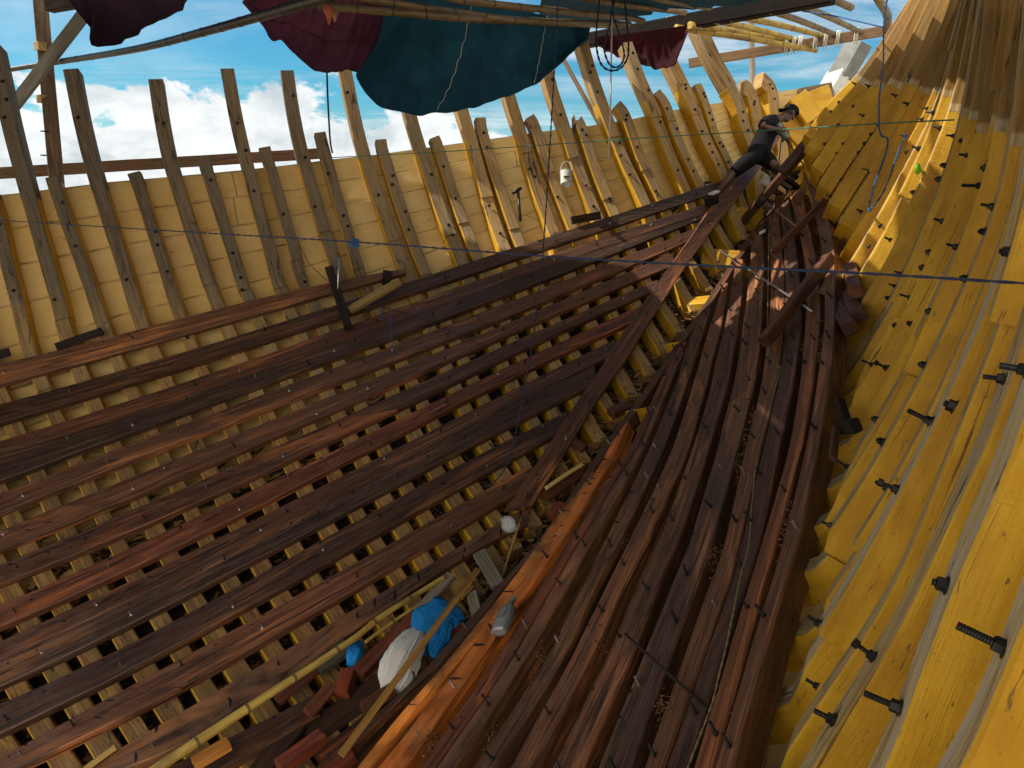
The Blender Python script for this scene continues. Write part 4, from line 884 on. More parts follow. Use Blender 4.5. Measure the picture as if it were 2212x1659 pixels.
blk("square bar end jutting past the plank edge, lower of the pair below the blue line", P(1808, 662, 6.35), P(1836, 708, 5.7), .115, .10, M_off, (.8, .8, .8, 1))
blk("small pale block wedged between two far planks by the lowest batten", sp(1790, 640, .05), sp(1802, 618, .06), .10, .07, M_brown)
t = thing("edge_clamp", "dark wooden clamp with black block gripping the edge of the grey plank", "clamp", P(1820, 925, 4.7))
MB().box(P(1811, 868, 4.75), P(1828, 918, 4.6), .06, .07, -FWD).build("clamp_arm", M_black, t); MB().box(P(1814, 922, 4.6), P(1850, 920, 4.45), .085, .07, -FWD).build("clamp_head", M_black, t); MB().box(P(1806, 925, 4.55), P(1799, 992, 4.35), .05, .03, -FWD).build("clamp_board", M_off, t)
# on the port planks
t = thing("plank_clamp", "black upright batten with steel rod, clamping the two topmost planks", "clamp", pp(735, 660, .05))
MB().box(pp(714, 592, .11), pp(757, 722, .10), .095, .08, PORT.nrm(735, 660)).build("batten", M_black, t); MB().tube([pp(741, 594, .34), pp(738, 620, .26), pp(734, 655, .14)], .010, 8).build("threaded_rod", M_zinc, t)
b_ = MB(); b_.box(pp(866, 626, .14), pp(757, 685, .10), .10, .05, PORT.nrm(810, 650)); tag(b_.build("wedge_board", M_pale), "short pale weathered board wedged behind the black clamp batten", "board").color = (.8, .78, .72, 1)
blk("black block standing under the pink tip of the topmost plank", pp(838, 598, .06), pp(836, 620, .07), .10, .10, M_black, None, "dark wedges along the port planks")
blk("long dark wedge pushed behind the topmost plank at the left", pp(124, 752, .02), pp(222, 716, .01), .09, .05, M_black, None, "dark wedges along the port planks")
blk("dark wedge end behind the topmost plank at the left picture edge", pp(-30, 775, .02), pp(22, 762, .01), .09, .05, M_black, None, "dark wedges along the port planks")
blk("dark weathered wedge behind the second plank below the hanging bucket", pp(1234, 478, .02), pp(1296, 466, .01), .10, .06, M_black, (1.6, 1.4, 1.2, 1), "dark wedges along the port planks")
# litter of offcuts in the middle of the foreground
gO = "wood offcuts lying in the keel trough"
def kp(x, y, off): return pp(x, y, off)
OFF = [((897, 1339), (774, 1459), .10, .085, M_off, (1.2, .85, .8, 1), "long reddish square offcut left of the white sack", .02), ((754, 1452), (737, 1503), .10, .09, M_off, (1.7, .95, .75, 1), "short bright red offcut below the end of the long reddish one", .00),
       ((716, 1488), (668, 1548), .085, .06, M_off, (1.5, 1.2, .9, 1), "brown split offcut with a pale face leaning under the bamboo", .03), ((975, 1256), (906, 1335), .085, .07, M_gray, (1.0, .98, .92, 1), "split offcut with a grey weathered top beside the bamboo tip", .06),
       ((850, 1500), (786, 1541), .10, .09, M_off, (1, .85, .7, 1), "dark square offcut with a pale sawn end beside the lath", .03), ((985, 1284), (1008, 1262), .15, .06, M_pale, (.85, .75, .6, 1), "rounded pale offcut with a bolt hole behind the blue cloth", .02),
       ((698, 1604), (605, 1672), .10, .08, M_off, (1.9, 1.0, .75, 1), "bright red-brown offcut at the bottom edge of the picture", .05), ((500, 1626), (425, 1672), .09, .05, M_pale, (1.2, .75, .4, 1), "orange split offcut below the lower bamboo end", .08),
       ((682, 1446), (598, 1512), .08, .04, M_off, (1.2, .9, .85, 1), "thin reddish board under the bamboo", .00), ((752, 1398), (684, 1446), .12, .05, M_gray, (.45, .45, .43, 1), "dark grey board end above the bamboo", .01),
       ((252, 1618), (186, 1666), .055, .025, M_pale, (1.35, 1.3, 1.1, 1), "pale yellow splint lying on the planks at the bottom left", .02), ((1000, 1352), (948, 1412), .09, .07, M_off, (1.9, 1.0, .7, 1), "orange-red offcut right of the blue cloth", .0),
       ((1034, 1212), (1076, 1284), .11, .06, M_gray, (.72, .72, .68, 1), "grey weathered board with a pale edge standing at the upper end of the lath", .10), ((1020, 1284), (1030, 1332), .09, .03, M_gray, (.85, .85, .8, 1), "small grey board sticking up under the lath", .02),
       ((1253, 1024), (1176, 1078), .10, .05, M_off, (.8, .7, .6, 1), "dark board under the pale painted splint near the keel", .03), ((1254, 1018), (1176, 1070), .035, .02, M_pale, (1.6, 1.6, 1.5, 1), "pale painted splint on a dark board near the keel", .10),
       ((1215, 1092), (1190, 1118), .10, .08, M_off, (1.4, .85, .6, 1), "broken red chunk in the trough right of the white paint patch", .0), ((1352, 885), (1318, 900), .12, .08, M_off, (.8, .7, .65, 1), "dark block lying across the trough against the far planks", .04), ((1262, 970), (1238, 955), .09, .05, M_off, (1.3, .9, .8, 1), "reddish block in the trough below the diagonal plank", .0),
       ((640, 1560), (560, 1660), .16, .10, M_black, (1.8, 1.3, 1.0, 1), "thick dark timber under the bamboo at the bottom", -.06), ((830, 1462), (660, 1578), .18, .12, M_black, (2.0, 1.5, 1.1, 1), "thick dark sawdust covered timber under the offcuts", -.10), ((790, 1560), (690, 1640), .10, .08, M_off, (.9, .7, .6, 1), "dark brown bar beside the lath at the bottom", -.02), ((760, 1640), (700, 1690), .10, .07, M_off, (2.0, 1.2, .8, 1), "orange board end at the bottom beside the lath", .04)]
for a_, b_, w_, h_, m_, tn, lab, off in OFF:
    nn = PORT.nrm((a_[0] + b_[0]) / 2, (a_[1] + b_[1]) / 2)
    bar("wood_offcut", lab, "wood offcut", kp(*a_, off), kp(*b_, off), w_, h_, m_, (nn + Vector((random.gauss(0, .25), random.gauss(0, .25), random.gauss(0, .25)))).normalized(), tn, gO)
bar("wooden_lath", "long flat yellowish lath with dark specks leaning over the white sack", "lath", pp(1031, 1254, .14), sp(752, 1662, .10), .045, .012, M_pale, None, (1, .85, .6, 1), None, 0.0)
def bamboo(name, label, pts, r0, r1, m, grp=None, seg=0.33):
    c = vcurve(pts, 60); L = sum((c[i + 1] - c[i]).length for i in range(59)); dx = []
    b = MB()
    def r(t):
        k = (t * L / seg) % 1.0; k = min(k, 1 - k) * seg; return (r0 + (r1 - r0) * t) * (1.10 if k < 0.012 else 1.0)
    b.tube(vcurve(pts, max(30, int(L / 0.03))), r, 10)
    return tag(b.build(name, m), label, "bamboo pole", grp)
bamboo("bamboo_pole", "yellow bamboo pole lying over the offcuts in the lower middle", [pp(961, 1264, .10), pp(830, 1355, .13), pp(756, 1418, .14), pp(549, 1560, .14), pp(395, 1665, .13), pp(320, 1716, .12)], .018, .034, M_bam_y)
bamboo("bamboo_pole", "thin bamboo lying half hidden beneath the yellow pole", [pp(925, 1300, .04), pp(840, 1362, .06), pp(790, 1400, .06)], .012, .014, M_bam_y)
rod("wooden_stick", "thin pale round stick leaning out of the trough by the white paint patch", pp(1125, 1133, .12), pp(1078, 1268, .02), .009, M_pale, "stick")
# white paint brushed on a plank end
rows = []
for i in range(9):
    r = []
    for j in range(7):
        f, g_ = i / 8, j / 6; k = 1 - 0.35 * abs(f - .5)
        x = 1090 + (g_ - .5) * 46 * k + 16 * f + random.gauss(0, .6); y = 1108 + 50 * f + (g_ - .5) * -8 + random.gauss(0, .6); r.append(pp(x, y, 0.0035))
    rows.append(r)
mp_, N_, L_, b_ = mat("brushed_white_paint"); g_ = G(N_, L_); tc_ = N_.new('ShaderNodeTexCoord'); su = N_.new('ShaderNodeSeparateXYZ'); L_.new(tc_.outputs['UV'], su.inputs[0])
ex = g_.math('ABSOLUTE', g_.math('SUBTRACT', su.outputs[0], .5)); ey = g_.math('ABSOLUTE', g_.math('SUBTRACT', su.outputs[1], .5)); ed = g_.math('ADD', g_.math('POWER', g_.math('MULTIPLY', ex, 2.0), 3.0), g_.math('POWER', g_.math('MULTIPLY', ey, 2.0), 3.0))
nz = g_.noise(g_.mapping(tc_.outputs['UV'], (9, 2.2, 1)), 1.6, 5, .65); b_.inputs['Base Color'].default_value = (.66, .66, .63, 1); b_.inputs['Roughness'].default_value = .7
L_.new(g_.math('MULTIPLY', g_.map(g_.math('ADD', ed, g_.math('MULTIPLY', nz, .9)), 1.0, .45), g_.map(nz, .30, .52, .35, 1.0)), b_.inputs['Alpha'])
o = MB().grid(rows, [[(j / 6, i / 8) for j in range(7)] for i in range(9)], smooth=False).build("paint_patch", mp_, hull); o['label'] = "white paint brushed over a plank end"

# sack, cloths
def lump(name, label, cat, axis_pts, radii, m, flat=0.6, fold=0.02, n=34, seg=30, up=None, seed=3):
    c = vcurve(axis_pts, n); b = MB(); rings = []; t0 = (c[-1] - c[0]).normalized(); up = up or (CAM - c[n // 2]).normalized(); s_ = t0.cross(up).normalized(); u = s_.cross(t0)
    rr = catmull([(i / (len(radii) - 1), r) for i, r in enumerate(radii)], n)
    for i in range(n):
        r = max(0.004, float(np.interp(i / (n - 1), [q[0] for q in rr], [q[1] for q in rr]))); ring = []
        for k in range(seg):
            a = 2 * math.pi * k / seg; d = s_ * math.cos(a) + u * math.sin(a) * flat
            w = fold * (.9 * mnoise.noise((i / n * 1.6 + seed, math.cos(a) * 5 + seed, math.sin(a) * 5)) + .55 * mnoise.noise((i / n * 3.2, math.cos(a) * 13, seed + math.sin(a) * 13)) + .25 * mnoise.noise((i / n * 12, math.cos(a) * 9, seed + math.sin(a) * 9)))
            ring.append(c[i] + d * max(0.003, r + w * min(1, r / .05)))
        rings.append(ring)
    b.sweep(rings, [i * .02 for i in range(n)], [k * .02 for k in range(seg + 1)], smooth=True)
    return tag(b.build(name, m), label, cat)
lump("woven_sack", "white woven sack lying in the trough under the lath", "sack", [pp(916, 1366, .06), pp(890, 1410, .10), pp(868, 1452, .10), pp(842, 1504, .02)], [.03, .07, .095, .112, .118, .11, .05], M_sack, .42, .030, 90, 110, seed=11)
lump("cloth_bundle", "bright blue cloth bundle beside the white sack", "cloth", [pp(996, 1330, .03), pp(955, 1345, .08), pp(925, 1365, .07), pp(905, 1400, .02)], [.05, .12, .11, .13, .07], M_bluec, .38, .055, 70, 60, seed=21)
lump("cloth_bundle", "bright blue cloth tail hanging down between sack and planks", "cloth", [pp(960, 1350, .06), pp(945, 1400, .07), pp(936, 1432, .06)], [.07, .08, .06, .02], M_bluec, .5, .04, 60, 50, seed=31)
lump("plastic_scrap", "small crumpled blue plastic scrap under the bamboo", "plastic scrap", [pp(778, 1395, .04), pp(768, 1420, .06), pp(758, 1444, .03)], [.02, .045, .05, .03], M_bluec, .8, .02, seed=41)

# bottle
t = thing("oil_bottle", "silver grey oil bottle with a handle lying on the orange planks", "bottle", sp(1106, 1350, .06))
ax0, ax1 = sp(1090, 1386, .075), sp(1121, 1322, .095); axd = (ax1 - ax0).normalized(); nn = STAR.nrm(1106, 1350); sd_ = axd.cross(nn).normalized(); nn = sd_.cross(axd); L = (ax1 - ax0).length
M_silver = simple("silver_plastic", (0.26, 0.27, 0.265), 0.35, 0.35, 0.15, 8); M_smoke = simple("smoky_plastic", (0.06, 0.065, 0.06), 0.25, 0.0, 0.2, 6)
b = MB(); rings = []
for f, w_, h_ in ((0, .022, .030), (.02, .036, .046), (.1, .040, .052), (.45, .043, .054), (.70, .042, .052), (.80, .036, .042), (.87, .022, .024), (.90, .016, .016), (1.0, .016, .016)):
    c = ax0 + axd * L * f; rings.append([c + sd_ * (math.copysign(abs(math.cos(a)) ** .6, math.cos(a)) * h_) + nn * (math.copysign(abs(math.sin(a)) ** .6, math.sin(a)) * w_) for a in [2 * math.pi * k / 20 for k in range(20)]])
b.sweep(rings, [f * .03 for f in range(9)], [k * .01 for k in range(21)], smooth=True); b.build("body", M_silver, t)
b = MB(); b.tube([ax1 - axd * .004, ax1 + axd * .030], .021, 16, smooth=False); b.build("cap", M_silver, t)
b = MB(); b.tube(vcurve([ax0 + axd * L * .04 - sd_ * .050, ax0 + axd * L * .3 - sd_ * .062, ax0 + axd * L * .62 - sd_ * .058, ax0 + axd * L * .84 - sd_ * .034], 14), .019, 10); b.build("handle", M_silver, t)
b = MB(); c = ax0 + axd * L * .48 + nn * .0445; b.box(c - axd * .045 - sd_ * .004, c + axd * .045 - sd_ * .004, .062, .003, nn); b.build("label", M_silver, t)

# ------------------------------------------------------------------ roof over the hull: tarps, bamboo, beams
ROOF = 2.22
def to_roof(p, h=None):
    k = (CAM.z + (ROOF if h is None else h) - p.z) / SUN_DIR.z; return p + SUN_DIR * k
sun_pts = []
poly = [(1824, 545), (1870, 470), (1910, 415), (1940, 340), (1975, 250), (2015, 205), (2052, 232), (2012, 330), (1962, 430), (1905, 520), (1850, 590)]
def inside(x, y, pg):
    c = False; j = len(pg) - 1
    for i in range(len(pg)):
        if (pg[i][1] > y) != (pg[j][1] > y) and x < (pg[j][0] - pg[i][0]) * (y - pg[i][1]) / (pg[j][1] - pg[i][1]) + pg[i][0]: c = not c
        j = i
    return c
for s, o, pts, _ in star_ribs:
    for i in range(51):
        for f in (0, .5):
            p = pts[i].lerp(pts[i + 1], f); x, y, z = proj(p)
            if inside(x, y, poly): sun_pts.append(to_roof(p))
for x, y in ((1572, 680), (1568, 700), (1576, 660), (1560, 590), (1690, 655), (1700, 660), (1806, 570), (1812, 590)):
    sun_pts.append(to_roof(STAR.pt(x, y)))
SPX = [(p.x, p.y) for p in sun_pts]
def sunlit(x, y, r=0.15): return any((x - a) ** 2 + (y - b) ** 2 < r * r for a, b in SPX)  # roof holes shaped to let sun onto chosen patches of the hull
def roof_sheet(x0, x1, y0, y1, ok, seed, step=0.16, z=ROOF):
    nx, ny = int((x1 - x0) / step), int((y1 - y0) / step); rows = []; uvs = []
    for j in range(ny + 1):
        r = []; uv = []
        for i in range(nx + 1):
            x, y = x0 + (x1 - x0) * i / nx, y0 + (y1 - y0) * j / ny; r.append(Vector((x, y, CAM.z + z + 0.06 * mnoise.noise((x * .8, y * .8, seed))))); uv.append((x, y))
        rows.append(r); uvs.append(uv)
    b = MB(); b.grid(rows, uvs, skip=lambda i, j: not ok((rows[i][j].x + rows[i + 1][j + 1].x) / 2, (rows[i][j].y + rows[i + 1][j + 1].y) / 2)); return b
def flap(cols_top, cols_bot, n, m, belly, seed):
    """hanging sheet between an upper and a lower curve, bellied away from the camera and creased"""
    A = vcurve(cols_top, n); B = vcurve(cols_bot, n); rows = []; uvs = []
    for j in range(m):
        f = j / (m - 1); r = []; uv = []
        for i in range(n):
            p = A[i].lerp(B[i], f); g_ = i / (n - 1); cr = mnoise.noise((g_ * 22, f * 1.3, seed)) * .045 * f ** .5 + abs(mnoise.noise((g_ * 9 + f * 1.2, f * .7, seed + 2))) * .10 * f ** .6 + mnoise.noise((g_ * 44, f * 3, seed + 9)) * .012 + mnoise.noise((g_ * 5, f * 1.5, seed + 5)) * .08 * f
            r.append(p + FWD * (math.sin(math.pi * f * .9) * belly + cr)); uv.append((g_ * 3, f * 1.2))
        rows.append(r); uvs.append(uv)
    b = MB().grid(rows, uvs); b.rows = rows; return b
t = thing("plum_roof_tarp", "dark plum tarp of the roof with its pointed corner hanging at the top left", "tarp", P(200, 90, 7.2), "tarps hung over the hull")
roof_sheet(-11.5, -1.6, 1.2, 7.3, lambda x, y: not sunlit(x, y), 1).build("sheet", M_plum, t, recalc=False)
roof_sheet(-12.5, -2.4, 6.6, 9.6, lambda x, y: not sunlit(x, y), 1, z=3.3).build("unseen_shade_sheet", M_plum, t, recalc=False)  # second sheet added out of view to shade the port planks
fl = flap([P(120, -80, 7.3), P(170, -80, 7.3), P(240, -80, 7.3), P(330, -70, 7.3), P(440, -60, 7.3)], [P(150, 0, 7.2), P(190, 55, 7.1), P(199, 92, 7.0), P(203, 102, 7.0), P(214, 98, 7.0), P(282, 73, 7.1), P(378, 20, 7.2), P(405, -20, 7.25)], 30, 10, .0, 3); fl.tube([p - FWD * .008 for p in fl.rows[-1]], .009, 6); fl.build("hanging_corner", M_plum, t, recalc=False)
t = thing("teal_roof_tarp", "large teal tarp sagging in a wide belly below the bamboo poles", "tarp", P(950, 120, 7.6), "tarps hung over the hull")
okf = lambda x, y: not sunlit(x, y) and Vector((x, y, 0)).dot(KD) < 9.55 and (y < 8.2 or x > 0.4) and x < (4.3 if y < 6.6 else 3.4)
roof_sheet(-1.6, 5.2, -0.8, 11.0, okf, 2).build("sheet", M_teal, t, recalc=False)
fl2 = flap([P(838, -45, 7.4), P(930, -30, 7.5), P(1060, 0, 7.8), P(1180, 35, 8.2), P(1245, 52, 8.5), P(1276, 58, 8.6)], [P(770, 146, 7.3), P(768, 160, 7.3), P(798, 205, 7.5), P(832, 226, 7.6), P(905, 236, 7.7), P(992, 227, 7.8), P(1078, 208, 8.0), P(1132, 188, 8.1), P(1180, 157, 8.3), P(1235, 103, 8.5), P(1272, 68, 8.6)], 130, 30, .28, 7); fl2.build("belly", M_teal, t, recalc=False)
MB().tube([p - FWD * .01 for p in fl2.rows[-1]], .010, 6).build("hem", M_teal, t)
for k_ in (40, 88): MB().tube([fl2.rows[j_][k_ + (29 - j_) // 4] - FWD * .008 for j_ in range(30)], .0035, 5).build("seam", M_rope_w, t)
o = flap([P(490, -60, 6.9), P(600, -60, 7.0), P(760, -60, 7.3), P(862, -48, 7.55)], [P(523, 3, 7.0), P(564, 48, 7.05), P(585, 82, 7.1), P(608, 83, 7.1), P(632, 109, 7.1), P(670, 137, 7.15), P(711, 147, 7.2), P(757, 142, 7.35), P(785, 156, 7.5)], 90, 24, .15, 12); o.tube([p - FWD * .008 for p in o.rows[-1]], .009, 6); o.tube([p - FWD * .01 for p in o.rows[15]], .004, 5); o = o.build("maroon_tarp", M_maroon, None, recalc=False)
tag(o, "faded maroon tarp hanging left of the teal belly", "tarp", "tarps hung over the hull")
o = flap([P(1284, 80, 10.2), P(1340, 74, 10.1), P(1420, 64, 9.9), P(1486, 54, 9.7)], [P(1290, 92, 10.2), P(1334, 120, 10.15), P(1399, 140, 10.0), P(1446, 141, 9.9), P(1460, 134, 9.85), P(1468, 112, 9.75), P(1486, 66, 9.7)], 70, 16, .10, 19); o.tube([p - FWD * .01 for p in o.rows[-1]], .012, 6); o = o.build("dark_red_tarp", M_red, None, recalc=False)
tag(o, "small dark red tarp hanging under the left end of the black beam", "tarp", "tarps hung over the hull")
def rag(label, x, y, Z, s, m=M_orange):
    lump("torn_rag", label, "rag", [P(x, y - s, Z), P(x + 2, y, Z - .03), P(x + 1, y + s, Z)], [.01, s * Z / F * .5, s * Z / F * .3, .004], m, .5, .012, 16, 14, seed=int(x))
rag("torn pinkish rag dangling from the roof edge right of the plum corner", 722, 22, 6.5, 26, simple("pale_rag", (.42, .2, .14), .9)); rag("torn orange rag tied where the dark bamboo meets the roof", 1314 / 1.852, 40 / 1.852 + 10, 6.0, 22)
bamboo("bamboo_pole", "long dark bamboo pole slanting across the sky at the top left", [P(-60, 160, 9.4), P(0, 153, 9.3), P(118, 135, 8.9), P(294, 106, 7.9), P(444, 68, 7.1), P(615, 20, 6.3), P(790, -30, 5.7)], .028, .046, M_bam_d)
gR = "bamboo rafters lashed under the teal roof"
for pts, lab in (([P(690, -20, 6.3), P(808, 0, 6.5), P(986, 27, 7.0), P(1126, 44, 7.4), P(1360, 53, 9.3)], "brown bamboo rafter, uppermost of the two starting left of the teal belly"), ([P(690, 10, 6.2), P(735, 16, 6.3), P(873, 28, 6.6), P(1044, 42, 7.1), P(1340, 56, 9.2)], "brown bamboo rafter along the upper rim of the teal belly"),
                 ([P(940, -14, 6.6), P(992, 0, 6.8), P(1139, 17, 7.3), P(1351, 38, 9.0), P(1390, 46, 9.3)], "brown bamboo rafter running to the black beam above the coiled rope"), ([P(1200, -22, 7.6), P(1280, 0, 8.2), P(1458, 24, 9.5), P(1480, 27, 9.7)], "brown bamboo rafter near the top edge right of the coiled rope"), ([P(1380, -16, 8.2), P(1434, 0, 8.6), P(1532, 17, 9.3)], "short brown bamboo rafter showing at the top edge over the beam")):
    bamboo("bamboo_rafter", lab, pts, .034, .036, M_bam_b, gR)
gF = "bare bamboo rafters beyond the black beam"
labs = ["bare bamboo rafter, nearest the right end of the black beam", "bare bamboo rafter ending over the middle of the light cross beam", "bare bamboo rafter crossing the open sky in the middle of the bare ones", "bare bamboo rafter, third up from the lowest", "bare bamboo rafter, second up from the lowest", "lowest and thinnest bare bamboo rafter beyond the black beam"]
for (a_, b_), lab in zip((((1722, 8), (1860, 70)), ((1664, 22), (1811, 78)), ((1600, 36), (1786, 80)), ((1545, 44), (1731, 89)), ((1490, 54), (1713, 90)), ((1460, 60), (1764, 109))), labs):
    z0, z1 = 10.0 - (a_[0] - 1460) / 300 * .7, 11.4 - (b_[0] - 1700) / 160 * .6; bamboo("bamboo_rafter", lab, [P(*a_, z0), P((a_[0] + b_[0]) / 2, (a_[1] + b_[1]) / 2 - 2, (z0 + z1) / 2), P(*b_, z1)], .045, .036, M_bam_b if a_[0] > 1600 else M_bam_y, gF)
bamboo("bamboo_rafter", "broken bamboo end sticking into the sky above the bare rafters", [P(1760, -16, 9.2), P(1802, 0, 9.4), P(1840, 17, 9.6)], .045, .045, M_bam_b, gF)
bamboo("bamboo_pole", "curved bamboo pole at the top edge beside the bare ship ribs", [P(1885, -20, 8.8), P(1903, 8, 9.0), P(1917, 35, 9.3), P(1917, 72, 9.6)], .05, .05, M_bam_b)
bar("roof_beam", "heavy black roof beam running from the teal tarp to the upper right", "beam", P(1240, 93, 11.3), P(1800, -10, 8.9), .20, .19, M_black, Vector((0, 0, 1)), (.38, .34, .32, 1))
bar("cross_beam", "light brown cross beam under the ends of the bare rafters", "beam", P(1488, 137, 11.7), P(1914, 66, 10.7), .07, .14, M_brown, Vector((0, 0, 1)), (1.4, 1.4, 1.4, 1))
t = thing("beam_lashing", None, None); bpy.data.objects.remove(t)
gl = "white cord lashings on the light cross beam"
for x, y, z, lab in ((1702, 96, 11.25, "white cord lashing leftmost on the light cross beam"), (1716, 94, 11.2, "white cord lashing second from the left on the light cross beam"), (1731, 90, 11.15, "white cord lashing third from the left on the light cross beam"), (1764, 86, 11.1, "white cord lashing by the odd hanging cord end on the cross beam"), (1786, 83, 11.0, "white cord lashing under the middle bare rafter"), (1812, 79, 10.95, "white cord lashing under the second bare rafter from the right"), (1852, 72, 10.85, "white cord lashing rightmost, above the grey stem post")):
    b = MB()
    for k in (-3, 0, 3): b.tube(vcurve([P(x + k, y - 13, z - .12), P(x + k - 2, y, z - .14), P(x + k - 4, y + 13, z - .12), P(x + k - 3, y + 17 + 2 * abs(k), z - .1)], 8), .009, 5)
    tag(b.build("cord_lashing", M_rope_w), lab, "lashing", gl)
gl = "pale cord lashings on the black roof beam"
for k, (x, y) in enumerate(((1325, 76), (1352, 72), (1374, 68), (1442, 54), (1452, 52), (1513, 42), (1580, 28), (1665, 12))):
    z = 11.3 - (x - 1240) / 560 * 2.4 - .14; b = MB()
    for q in (-2.5, 2.5): b.tube(vcurve([P(x + q, y - 18, z), P(x + q + .5, y, z - .02), P(x + q * .4, y + 19, z)], 7), .006, 5)
    o = tag(b.build("cord_lashing", M_rope_w), ["thin pale lashing, first from the left on the black beam", "thin pale lashing, second from the left on the black beam", "thin pale lashing, third from the left on the black beam", "thin pale lashing, fourth from the left on the black beam", "thin pale lashing, fifth from the left on the black beam", "thin pale lashing on the black beam above the dark red tarp's right edge", "thin pale lashing on the black beam, second from its right end", "thin pale lashing nearest the right end of the black beam"][k], "lashing", gl)
# scaffold outside the hull
g0 = lambda p: Vector((p.x, p.y, 0.0))
t = thing("scaffold_post", "tall brown wooden post standing outside the hull at the left", "post", g0(P(123, 397, 9.3)))
tp, bt = P(86, -10, 9.5), P(123, 397, 9.3); bt2 = tp.lerp(bt, (tp.z) / (tp.z - bt.z)); MB().box(bt2, tp, .17, .17, -FWD + RGT * .6).build("post", M_brown, t)
for y in (100, 214): MB().box(P(82 + (y - 100) * .05, y, 9.4), P(92 + (y - 100) * .05, y, 9.3), .10, .10, Vector((0, 0, 1))).build("cleat", M_pale, t)
for x0, y0 in ((98, 335), (98, 283)): MB().tube([P(x0 - 11, y0, 9.2), P(x0 + 8, y0 + 1, 9.25)], .009, 6).build("nail", M_bolt, t)
bar("scaffold_rail", "long brown rail running behind the ribs at the left", "rail", P(-60, 378, 10.3), P(700, 331, 11.4), .05, .16, M_brown, Vector((0, 0, 1)), (.8, .7, .65, 1))
bar("roof_brace", "grey weathered plank brace hanging diagonally at the top left", "brace", P(216, -14, 8.6), P(24, 236, 8.9), .15, .05, M_gray, -FWD, (.62, .62, .6, 1))
bar("roof_plate", "dark beam stub across the head of the left post", "beam", P(105, 8, 9.2), P(215, -12, 9.0), .14, .2, M_black, Vector((0, 0, 1)))
t = thing("thin_post", "thin grey post standing beyond the bow under the light cross beam", "post", g0(P(1626, 200, 13)))
tp, bt = P(1622, 44, 13), P(1627, 200, 13); MB().box(tp.lerp(bt, tp.z / (tp.z - bt.z)), tp, .085, .085, -FWD).build("post", M_gray, t)
bamboo("bamboo_pole", "thin brown pole leaning outside the hull right of the teal belly", [P(1210, 116, 11.4), P(1250, 188, 11.3), P(1300, 278, 11.2)], .032, .036, M_brown)

# ------------------------------------------------------------------ ropes
def rope(name, label, pts, r, m, cat="rope", n=None, seg=6, twist=False):
    c = vcurve(pts, n or 60); b = MB()
    if twist:
        L = sum((c[i + 1] - c[i]).length for i in range(len(c) - 1)); c = vcurve(c, int(max(60, L / .012)))
        for ph in (0, math.pi):
            q = []
            for i, p in enumerate(c):
                tt = (c[min(i + 1, len(c) - 1)] - c[max(0, i - 1)]).normalized(); a = tt.cross(Vector((0.3, .2, 1))).normalized(); d = tt.cross(a); w = i * .55 + ph; q.append(p + (a * math.cos(w) + d * math.sin(w)) * r * .55)
            b.tube(q, r * .62, 6)
    else: b.tube(c, r, seg)
    return tag(b.build(name, m), label, cat)
def zl(a, b, t): return 1 / (1 / a + (1 / b - 1 / a) * t)
line = [(-40, 473), (340, 497), (756, 522), (1172, 553), (1570, 576), (1840, 589), (2230, 613)]
rope("stretched_rope", "dark blue rope stretched across the whole hull from left to right", [P(x, y, zl(7.6, 2.0, (x + 40) / 2270)) for x, y in line], .0042, M_rope_n, twist=True)
rope("rope_knot", "frayed blue knot on the stretched rope over the left ribs", [P(762, 516, 3.9), P(770, 530, 3.9), P(758, 528, 3.88), P(772, 520, 3.9), P(764, 534, 3.9), P(776, 528, 3.9)], .012, M_rope_b, "knot")
rope("hanging_rope", "thin blue rope hanging from the roof down onto the port planks", [P(1205, -20, 6.4), P(1203, 60, 6.4), P(1197, 160, 6.4), P(1187, 330, 6.4), P(1172, 553, 6.4), P(1153, 720, 6.35), P(1122, 900, 6.3), P(1096, 1000, 6.3), P(1072, 1036, 6.35), P(1052, 1052, 6.4)], .0062, M_rope_n, twist=True)
rope("green_twine", "thin green twine stretched level from the port ribs to the bare ribs", [P(690, 342, 9.0), P(1000, 325, 8.6), P(1404, 297, 7.6), P(1620, 284, 7.0), P(1900, 267, 5.4), P(2060, 259, 4.6)], .005, M_rope_g, "twine")
R2 = lambda f, z: [P(702 + f[i] / 2.926, f[i + 1] / 2.926, z) for i in range(0, len(f), 2)]
rope("coiled_rope", "dark blue rope hanging in long loops right of the teal belly", R2((1735, -40, 1728, 60, 1714, 260, 1740, 395, 1800, 445, 1875, 425, 1918, 330, 1905, 120, 1888, -30), 8.2) + R2((1850, -40, 1815, 60, 1800, 160, 1766, 300, 1795, 400, 1850, 425, 1892, 350, 1855, 200, 1822, 100, 1815, -30), 8.15), .011, M_rope_n, twist=True)
rope("white_cord", "frayed white cord hanging straight down through the rope loops", R2((1816, -20, 1814, 120, 1808, 450, 1804, 700, 1795, 900, 1790, 1000), 8.3), .009, M_rope_w, "cord")
rope("dark_rope", "dark rope hanging from the maroon tarp in front of the sky", [P(706, 146, 7.1), P(708, 210, 7.1), P(713, 300, 7.2), P(718, 330, 7.3)], .010, M_rope_n)
def wallz(x, y):
    best = min(((proj(p)[0] - x) ** 2 + (proj(p)[1] - y) ** 2, proj(p)[2]) for s, o, pts, _ in star_ribs for p in pts[14:]); return best[1]
def wp(x, y, off=.24): return P(x, y, wallz(x, y) - off)
rope("blue_rope", "bright blue rope hanging over the bare ribs in a long loop", [P(1918, -10, 7.6), P(1916, 0, 7.6), P(1909, 59, 7.7), P(1908, 146, 7.7)] + [wp(*q) for q in ((1900, 207), (1899, 268), (1904, 293), (1917, 299), (1914, 330), (1892, 390), (1884, 414), (1877, 451), (1881, 452), (1904, 422), (1922, 383), (1943, 322), (1960, 288))], .0085, M_rope_b, n=110, twist=True)
